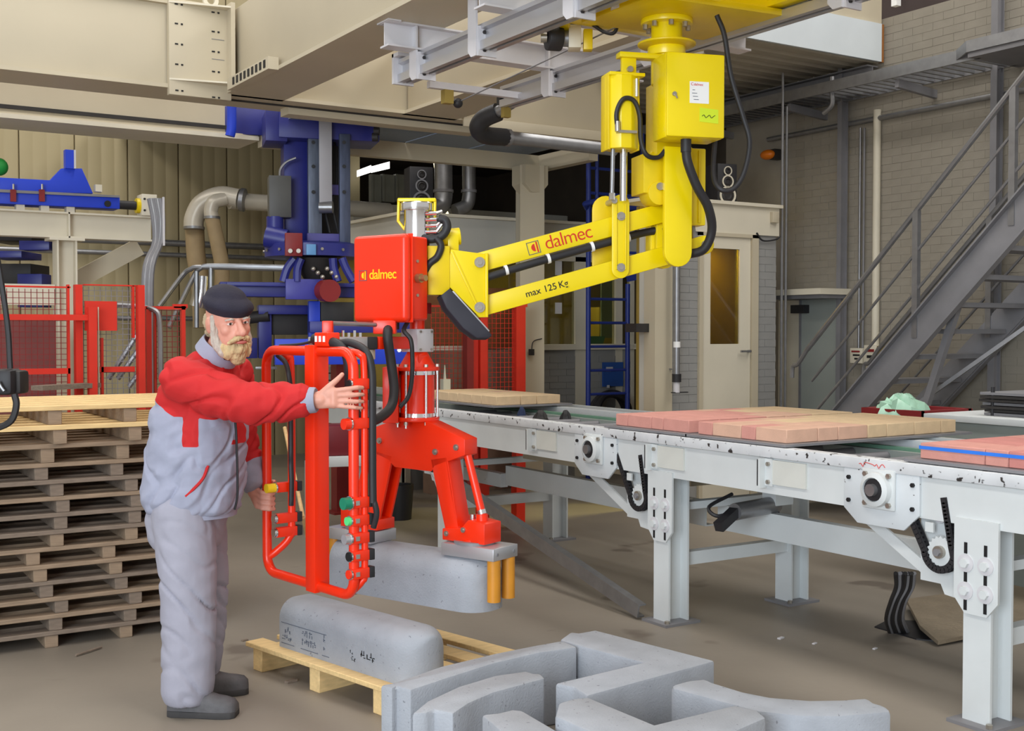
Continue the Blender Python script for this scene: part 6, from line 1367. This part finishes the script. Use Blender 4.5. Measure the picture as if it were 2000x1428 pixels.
# ================================================================== the man
def capsule(m, p, q, rp, rq, n=16):
    p, q = Vector(p), Vector(q); a, sd, u, L = m.frame(p, q); rings = []
    def ringat(c, r): return [c+(sd*math.cos(2*math.pi*k/n)+u*math.sin(2*math.pi*k/n))*max(r, 1e-4) for k in range(n)]
    for t in (0.02, .35, .65, .88): an = t*math.pi/2; rings.append(ringat(p-a*rp*math.cos(an), rp*math.sin(an)))
    rings.append(ringat(p, rp)); rings.append(ringat(q, rq))
    for t in (.88, .65, .35, 0.02): an = t*math.pi/2; rings.append(ringat(q+a*rq*math.cos(an), rq*math.sin(an)))
    m.loft(rings)
def chain(m, pts, rad, n=16):
    for i in range(len(pts)-1): capsule(m, pts[i], pts[i+1], rad[i], rad[i+1], n)
def ell(m, c, ax, ay, az, n=20, k=12):
    c, ax, ay, az = map(Vector, (c, ax, ay, az)); rings = []
    for i in range(k+1):
        t = math.pi*i/k; s = max(math.sin(t), .01); rings.append([c+(ax*math.cos(2*math.pi*j/n)+ay*math.sin(2*math.pi*j/n))*s-az*math.cos(t) for j in range(n)])
    m.loft(rings)
def remesh(m, voxel, smooth=4, disp=None, fac=.5):
    me = bpy.data.meshes.new('tmp'); me.from_pydata([tuple(v) for v in m.v], [], m.f); me.update()
    bm = bmesh.new(); bm.from_mesh(me); bmesh.ops.recalc_face_normals(bm, faces=bm.faces); bm.to_mesh(me); bm.free()
    o = bpy.data.objects.new('tmp', me); COL.objects.link(o)
    r = o.modifiers.new('r', 'REMESH'); r.mode = 'VOXEL'; r.voxel_size = voxel
    if smooth: s = o.modifiers.new('s', 'SMOOTH'); s.iterations = smooth; s.factor = fac
    dg = bpy.context.evaluated_depsgraph_get(); out = bpy.data.meshes.new_from_object(o.evaluated_get(dg))
    bpy.data.objects.remove(o); bpy.data.meshes.remove(me)
    if disp:
        nr = [v.normal.copy() for v in out.vertices]
        for v, n in zip(out.vertices, nr): v.co += n*disp(v.co, n)
    lo = Vector([min(v.co[i] for v in out.vertices) for i in range(3)]); hi = Vector([max(v.co[i] for v in out.vertices) for i in range(3)]); c = (lo+hi)/2
    for v in out.vertices: v.co -= c
    fin(out, 80); out.materials.clear(); return out, c
def grow(name, m, voxel, mat, parent, smooth=4, disp=None):
    me, c = remesh(m, voxel, smooth, disp); return link(name, me, mat, parent, c)
F = C(.955, -.296); Lf = C(.296, .955)             # the way his chest faces, and his left
DB = 4.87
def ctr(px, z): r = (px-1000)/FPX*DB; return C(r, DB, z)
shR, elR, wrR = C(-1.318, 4.71, 1.358), C(-1.02, 4.60, 1.272), C(-.775, 4.575, 1.288)
shL, elL, wrL = C(-1.21, 5.05, 1.37), C(-1.19, 5.13, 1.08), C(-1.135, 5.12, .885)
hipR, knR, ankR = C(-1.345, 4.78, .86), C(-1.312, 4.76, .45), C(-1.318, 4.74, .09)
hipL, knL, ankL = C(-1.335, 4.98, .86), C(-1.315, 5.0, .45), C(-1.335, 5.0, .09)
# ---- body: one continuous skin
m = MB()
hd_c = C(-1.158, 4.80, 1.592)                   # head centre
hf = C(.66, -.75)*.995+VZ*-.10; hf.normalize(); hl_ = VZ.cross(hf).normalized(); hu = hf.cross(hl_).normalized()
hu = (hu+hl_*-.10).normalized(); hl_ = hu.cross(hf).normalized()
def hp_(a, b, c): return hd_c+hf*a+hl_*b+hu*c
def hell(mm, a, b, c, ra, rb, rc): ell(mm, hp_(a, b, c), hf*ra, hl_*rb, hu*rc)
hell(m, -.005, 0, .030, .098, .080, .100); hell(m, .030, 0, -.045, .072, .064, .088); hell(m, .078, 0, .022, .018, .052, .014)
chain(m, [hp_(.092, 0, .018), hp_(.106, 0, -.010), hp_(.122, 0, -.030)], [.010, .012, .0165]); 
for s in (-1, 1):
    hell(m, .106, .013*s, -.034, .013, .010, .010); hell(m, .062, .040*s, -.022, .026, .024, .028)
    hell(m, -.008, .080*s, -.006, .022, .010, .034); hell(m, -.004, .086*s, .004, .020, .006, .024)
    hell(m, .086, .034*s, .020, .012, .022, .008)
hell(m, .062, 0, -.112, .034, .036, .028); chain(m, [hp_(-.02, 0, -.06), C(-1.235, 4.86, 1.42)], [.058, .058])
# torso core, arms, legs (under the clothes)
chain(m, [ctr(404, 1.35), ctr(388, 1.20), ctr(378, .95), ctr(372, .88)], [.07, .12, .13, .12]); chain(m, [shR, elR, wrR], [.055, .044, .030]); chain(m, [shL, elL, wrL], [.055, .044, .030])
chain(m, [shR, ctr(402, 1.34), shL], [.045, .07, .045]); chain(m, [hipR, knR, ankR], [.09, .06, .045]); chain(m, [hipL, knL, ankL], [.09, .06, .045])
for a, s in ((ankR, C(1, -.03)), (ankL, C(1, -.03))): chain(m, [Vector((a.x, a.y, .05))-s*.02, Vector((a.x, a.y, .045))+s*.06], [.03, .02])
# right hand on the near handle tube
def fing(mm, pts, r0, r1): n = len(pts); chain(mm, pts, [r0+(r1-r0)*i/(n-1) for i in range(n)], 10)
zt_ = (1.338, 1.311, 1.284, 1.259); kz = (1.326, 1.306, 1.286, 1.267); ln = (0, .004, .002, -.008)
palm = [C(-.690, 4.560, 1.322), C(-.690, 4.560, 1.274), C(-.755, 4.575, 1.272), C(-.755, 4.575, 1.304)]
for a, b in ((0, 2), (1, 2), (0, 3), (1, 3), (0, 1)): chain(m, [palm[a], palm[b]], [.0165, .019])
chain(m, [wrR, C(-.74, 4.568, 1.290)], [.030, .026])
for i in range(4):
    fing(m, [C(-.690, 4.558, kz[i]), C(-.640+ln[i], 4.556, (kz[i]+zt_[i])/2), C(-.600+ln[i], 4.560, zt_[i]), C(-.583+ln[i]*.5, 4.580, zt_[i]-.002), C(-.590, 4.606, zt_[i]-.003)], .0108-.0006*i, .0085-.0004*i)
fing(m, [C(-.745, 4.566, 1.308), C(-.708, 4.560, 1.342), C(-.680, 4.566, 1.366), C(-.660, 4.574, 1.388)], .0150, .0095)
# left hand on the far handle tube
tl = C(-1.067, 5.11)
for i in range(4):
    z = .865-.023*i; fing(m, [C(-1.105, 5.098, z), C(-1.080, 5.075, z-.006), C(-1.050, 5.076, z-.010), C(-1.035, 5.098, z-.012), C(-1.040, 5.122, z-.013)], .0105, .0085)
for z in (.865, .845, .82, .798): chain(m, [C(-1.105, 5.098, z), C(-1.135, 5.115, .865)], [.015, .020])
chain(m, [wrL, C(-1.125, 5.110, .855)], [.030, .026]); fing(m, [C(-1.13, 5.13, .86), C(-1.10, 5.145, .88), C(-1.065, 5.143, .895), C(-1.04, 5.135, .90)], .014, .0095)
man, mc = remesh(m, .0045, 3); man = link('person', man, SKIN, None, mc)
tag(man, 'bearded man in dark beret and red and grey work clothes steering the red handle frame', 'person')
# ---- face details
for s in (-1, 1):
    e = MB(); ell(e, hp_(.082, .033*s, .006), hf*.0125, hl_*.0135, hu*.0085); eo = e.build('eye', EYEW, man)
    e = MB(); ell(e, hp_(.0915, .033*s-.003, .006), hf*.004, hl_*.006, hu*.0058); e.build('iris', IRIS, eo)
    e = MB(); e.tube([hp_(.090, .018*s, .020), hp_(.098, .034*s, .025), hp_(.084, .054*s, .019)], .0042, 6, 4); e.build('eyebrow', BEARDG, man)
    e = MB(); e.tube([hp_(.090, .020*s, .010), hp_(.0955, .033*s, .0155), hp_(.083, .047*s, .009)], .0038, 6, 4); e.build('eyelid', SKIN, man)
def tuft(amp, sc):
    def f(co, n): return amp*(noise.noise(Vector((co.x*sc, co.y*sc, co.z*sc*.35)))+.5*noise.noise(co*sc*2.3))
    return f
b = MB()
hell(b, .062, 0, -.102, .047, .050, .042); hell(b, .070, 0, -.130, .032, .034, .040)
for s in (-1, 1):
    chain(b, [hp_(.050, .050*s, -.095), hp_(.060, .035*s, -.115)], [.022, .028])
grow('beard', b, .0045, BEARDM, man, 2, tuft(.006, 90))
b = MB()
for s in (-1, 1): chain(b, [hp_(.112, .004*s, -.050), hp_(.106, .026*s, -.056), hp_(.090, .046*s, -.072)], [.0095, .0115, .007])
grow('moustache', b, .0035, BEARDM, man, 1, tuft(.003, 120))
b = MB(); ell(b, hp_(.112, 0, -.070), hf*.008, hl_*.022, hu*.007); b.build('lips', LIPM, man)
b = MB()
for s in (-1, 1): chain(b, [hp_(.016, .074*s, .030), hp_(.018, .073*s, .0), hp_(.020, .071*s, -.045), hp_(.030, .063*s, -.085), hp_(.046, .048*s, -.110)], [.012, .014, .018, .024, .026])
grow('whiskers', b, .0045, BEARDG, man, 2, tuft(.005, 90))
b = MB(); hell(b, -.045, 0, .0, .064, .080, .065); hell(b, -.062, 0, -.040, .046, .066, .040)
grow('hair', b, .005, HAIRM, man, 2, tuft(.007, 70))
b = MB(); bt = (hu*.97+hl_*.10+hf*.20).normalized(); ba = (hf-bt*hf.dot(bt)).normalized(); bb = bt.cross(ba)
bc_ = hp_(.004, .004, .076)
ell(b, bc_, ba*.114, bb*.102, bt*.046); ell(b, bc_-bt*.020, ba*.104, bb*.093, bt*.036); ell(b, bc_+bt*.016-ba*.020, ba*.092, bb*.086, bt*.056)
def bd(co, n): return .004*noise.noise(co*14)
grow('beret', b, .006, BERET, man, 4, bd)
# ---- jacket
def srings(spec):
    rr = []
    for z, px, a, c2 in spec:
        ce = ctr(px, z); ring = []
        for k in range(28):
            t = 2*math.pi*k/28; x, y = math.cos(t), math.sin(t); e = .84
            ring.append(ce+F*(a*math.copysign(abs(x)**e, x))+Lf*(c2*math.copysign(abs(y)**e, y)))
        rr.append(ring)
    return rr
j = MB()
j.loft(srings([(.800, 374, .170, .180), (.825, 376, .190, .195), (.87, 376, .200, .205), (.97, 379, .200, .205), (1.10, 384, .196, .205), (1.24, 391, .178, .205), (1.33, 397, .150, .200), (1.40, 404, .115, .165), (1.45, 411, .088, .105), (1.475, 416, .074, .078)]))
chain(j, [shR, shR.lerp(elR, .5)+VZ*-.01, elR, elR.lerp(wrR, .55), wrR+(elR-wrR)*.20], [.098, .094, .086, .078, .066], 20)
chain(j, [shL, elL, wrL+(elL-wrL)*.15], [.100, .083, .066], 20)
chain(j, [shR, ctr(400, 1.345), shL], [.088, .115, .088], 20)
def fold(co, n):
    d1 = noise.noise(Vector((co.x*5+co.z*9, co.y*5-co.z*6, co.z*5)))
    d2 = noise.noise(Vector((co.x*14+3, co.y*14+co.z*22, co.z*16)))
    cr = math.sin((co-elR).dot((wrR-elR).normalized())*62+3*noise.noise(co*7))*.004 if (co-elR).length < .22 else 0
    d3 = abs(noise.noise(Vector((co.x*4+co.z*3, co.y*4, co.z*9-co.x*10))))
    return .010*d1+.005*d2+cr-.013*max(0, .16-d3)/.16
jm, jc = remesh(j, .0062, 10, fold)
cb = ctr(382, 1.1)
def seg(co, a, b): t = max(0, min(1, (co-a).dot(b-a)/(b-a).length_squared)); return t, (co-a.lerp(b, t)).length
at_ = jm.attributes.new('red_panel', 'FLOAT', 'POINT'); vals = []
for v in jm.vertices:                            # which cloth panel a point belongs to: > 0 red, < 0 grey
    co = v.co+jc; u = (co-cb).dot(F); l = (co-cb).dot(Lf); zb = 1.315-.10*max(0, min(1, (u+.18)/.20))
    t, dd = seg(co, shR, elR); t2, d2_ = seg(co, elR, wrR); t3, d3_ = seg(co, shL, elL)
    f = max(co.z-zb, min(.120-dd, (t-.30)*.35), .115-d2_, min(.118-d3_, (t3-.35)*.3, l-.21))
    if l < .1: f = max(f, min(u-.055, .120-u, co.z-1.095), min(u-.196, co.z-1.095))
    vals.append(f)
at_.data.foreach_set('value', vals)
def jacket_mat():
    m = JGREY.copy(); m.name = 'red and grey jacket cloth'; N = m.node_tree.nodes; L = m.node_tree.links
    b = N['Principled BSDF']; src = b.inputs['Base Color'].links[0].from_socket
    a = N.new('ShaderNodeAttribute'); a.attribute_name = 'red_panel'
    g = N.new('ShaderNodeMath'); g.operation = 'GREATER_THAN'; g.inputs[1].default_value = 0.0; L.new(a.outputs['Fac'], g.inputs[0])
    mx = N.new('ShaderNodeMix'); mx.data_type = 'RGBA'; mx.inputs[7].default_value = rgb(192, 28, 30)
    L.new(g.outputs[0], mx.inputs[0]); L.new(src, mx.inputs[6]); L.new(mx.outputs[2], b.inputs['Base Color']); return m
jm.materials.append(jacket_mat())
jo = link('jacket', jm, None, man, jc)
# cuffs, collar, zip, pocket piping
k = MB(); ax = (wrR-elR).normalized(); k.lathe(wrR-ax*.035, [(.052, -.012), (.054, .0), (.050, .045), (.046, .05), (.040, .046)], 20, ax); k.build('cuff', JGREY, jo)
k = MB(); ax = (wrL-elL).normalized(); k.lathe(wrL-ax*.05, [(.052, -.012), (.054, .0), (.050, .045), (.046, .05), (.040, .046)], 20, ax); k.build('cuff', JGREY, jo)
k = MB(); nk = C(-1.222, 4.85, 1.455); na = (hp_(-.02, 0, -.06)-nk).normalized(); rings = []
for i, (rr, hh) in enumerate(((.092, 0), (.088, .030), (.082, .058), (.076, .056), (.080, .03), (.082, .0))): 
    u0 = (F-na*F.dot(na)).normalized(); v0 = na.cross(u0); rings.append([nk+na*(hh-(.030 if math.cos(t) > .6 else 0)*(hh/.07))+(u0*math.cos(t)*1.0+v0*math.sin(t)*.92)*rr for t in [2*math.pi*q/26 for q in range(26)]])
k.loft(rings, caps=False); k.build('collar', JGREY, jo)
k = MB(); zp = [ctr(383, z)+F*f+Lf*-.035 for z, f in ((1.40, .135), (1.30, .180), (1.18, .202), (1.05, .208), (.95, .210), (.88, .208), (.83, .196))]; k.tube(zp, .005, 6, 5); k.build('zip', BLK, jo)
k = MB(); pk = [ctr(380, z)+F*f+Lf*l for z, f, l in ((1.02, .150, -.146), (.97, .135, -.160), (.93, .105, -.178), (.90, .075, -.192))]; k.tube(pk, .006, 6, 5); k.build('pocket_piping', JRED, jo)
k = MB(); k.lathe(ctr(375, .795), [(.165, 0), (.178, .0), (.178, .035), (.165, .035)], 28); k.build('hem_band', JGREY, jo)
# ---- trousers
t_ = MB()
t_.loft(srings([(.90, 372, .150, .165), (.84, 368, .158, .170), (.78, 364, .155, .168), (.70, 361, .140, .155), (.66, 361, .12, .14)]))
chain(t_, [hipR+VZ*-.04, hipR.lerp(knR, .6), knR, knR.lerp(ankR, .5), ankR+VZ*.02], [.122, .120, .112, .108, .106], 20)
chain(t_, [hipL+VZ*-.04, hipL.lerp(knL, .6), knL, knL.lerp(ankL, .5), ankL+VZ*.05], [.118, .112, .104, .100, .094], 20)
def tfold(co, n):
    d1 = noise.noise(Vector((co.x*6, co.y*6, co.z*4+co.x*5))); d2 = noise.noise(Vector((co.x*10, co.y*10, co.z*18)))
    kn = math.exp(-((co.z-.47)/.12)**2)+math.exp(-((co.z-.13)/.07)**2)
    d3 = abs(noise.noise(Vector((co.x*5, co.y*5, co.z*8+co.x*7))))
    return .008*d1+.004*d2-.011*max(0, .14-d3)/.14*(.4+kn)
tm, tcn = remesh(t_, .010, 4, tfold)
for v in tm.vertices:
    if v.co.z+tcn.z < .052: v.co.z = .052-tcn.z
to_ = link('trousers', tm, JTROU, man, tcn)
k = MB(); hb_ = [ctr(371, z)+F*f+Lf*-.155 for z, f in ((.80, .03), (.765, .04), (.73, .055), (.765, .075), (.80, .085))]; k.tube(hb_, .004, 6, 4); k.build('pocket_stitch', JRED, to_)
# ---- shoes
def shoe(a, dr, lab_):
    dr = dr.normalized(); sd = Vector((-dr.y, dr.x, 0)); o = Vector((a.x, a.y, 0))-dr*.085
    prof = [(0, .030, .075, .0), (.02, .038, .100, 0), (.07, .041, .118, 0), (.12, .044, .118, 0), (.16, .048, .100, 0), (.20, .051, .086, 0), (.235, .051, .080, 0), (.265, .044, .072, 0), (.280, .028, .056, 0)]
    k = MB(); rings = []
    for s, hw, ht, _ in prof: rings.append([o+dr*s+sd*(hw*math.cos(t))+VZ*(.022+max(0, (ht-.022))*max(0, math.sin(t))**.7 if math.sin(t) > 0 else .022) for t in [2*math.pi*q/20 for q in range(20)]])
    k.loft(rings); up = k.build('shoe', SHOE, man, ang=60); lab(up, lab_)
    k = MB(); P1 = [o+dr*s+sd*(hw+.004) for s, hw, _, _ in prof]+[o+dr*s-sd*(hw+.004) for s, hw, _, _ in reversed(prof)]
    k.prism(P1, (0, 0, .026)); k.build('sole', SOLE, up, bevel=.004)
    for q in range(4): k = MB(); c = o+dr*(.10+.022*q); k.tube([c+sd*.03+VZ*(.098-.008*q), c+VZ*(.116-.010*q), c-sd*.03+VZ*(.098-.008*q)], .0035, 6, 4); k.build('lace', INK, up)
shoe(C(-1.306, 4.735), C(.995, -.06), 'near grey leather work shoe'); shoe(C(-1.325, 4.985), C(.95, .30), 'far grey leather work shoe')
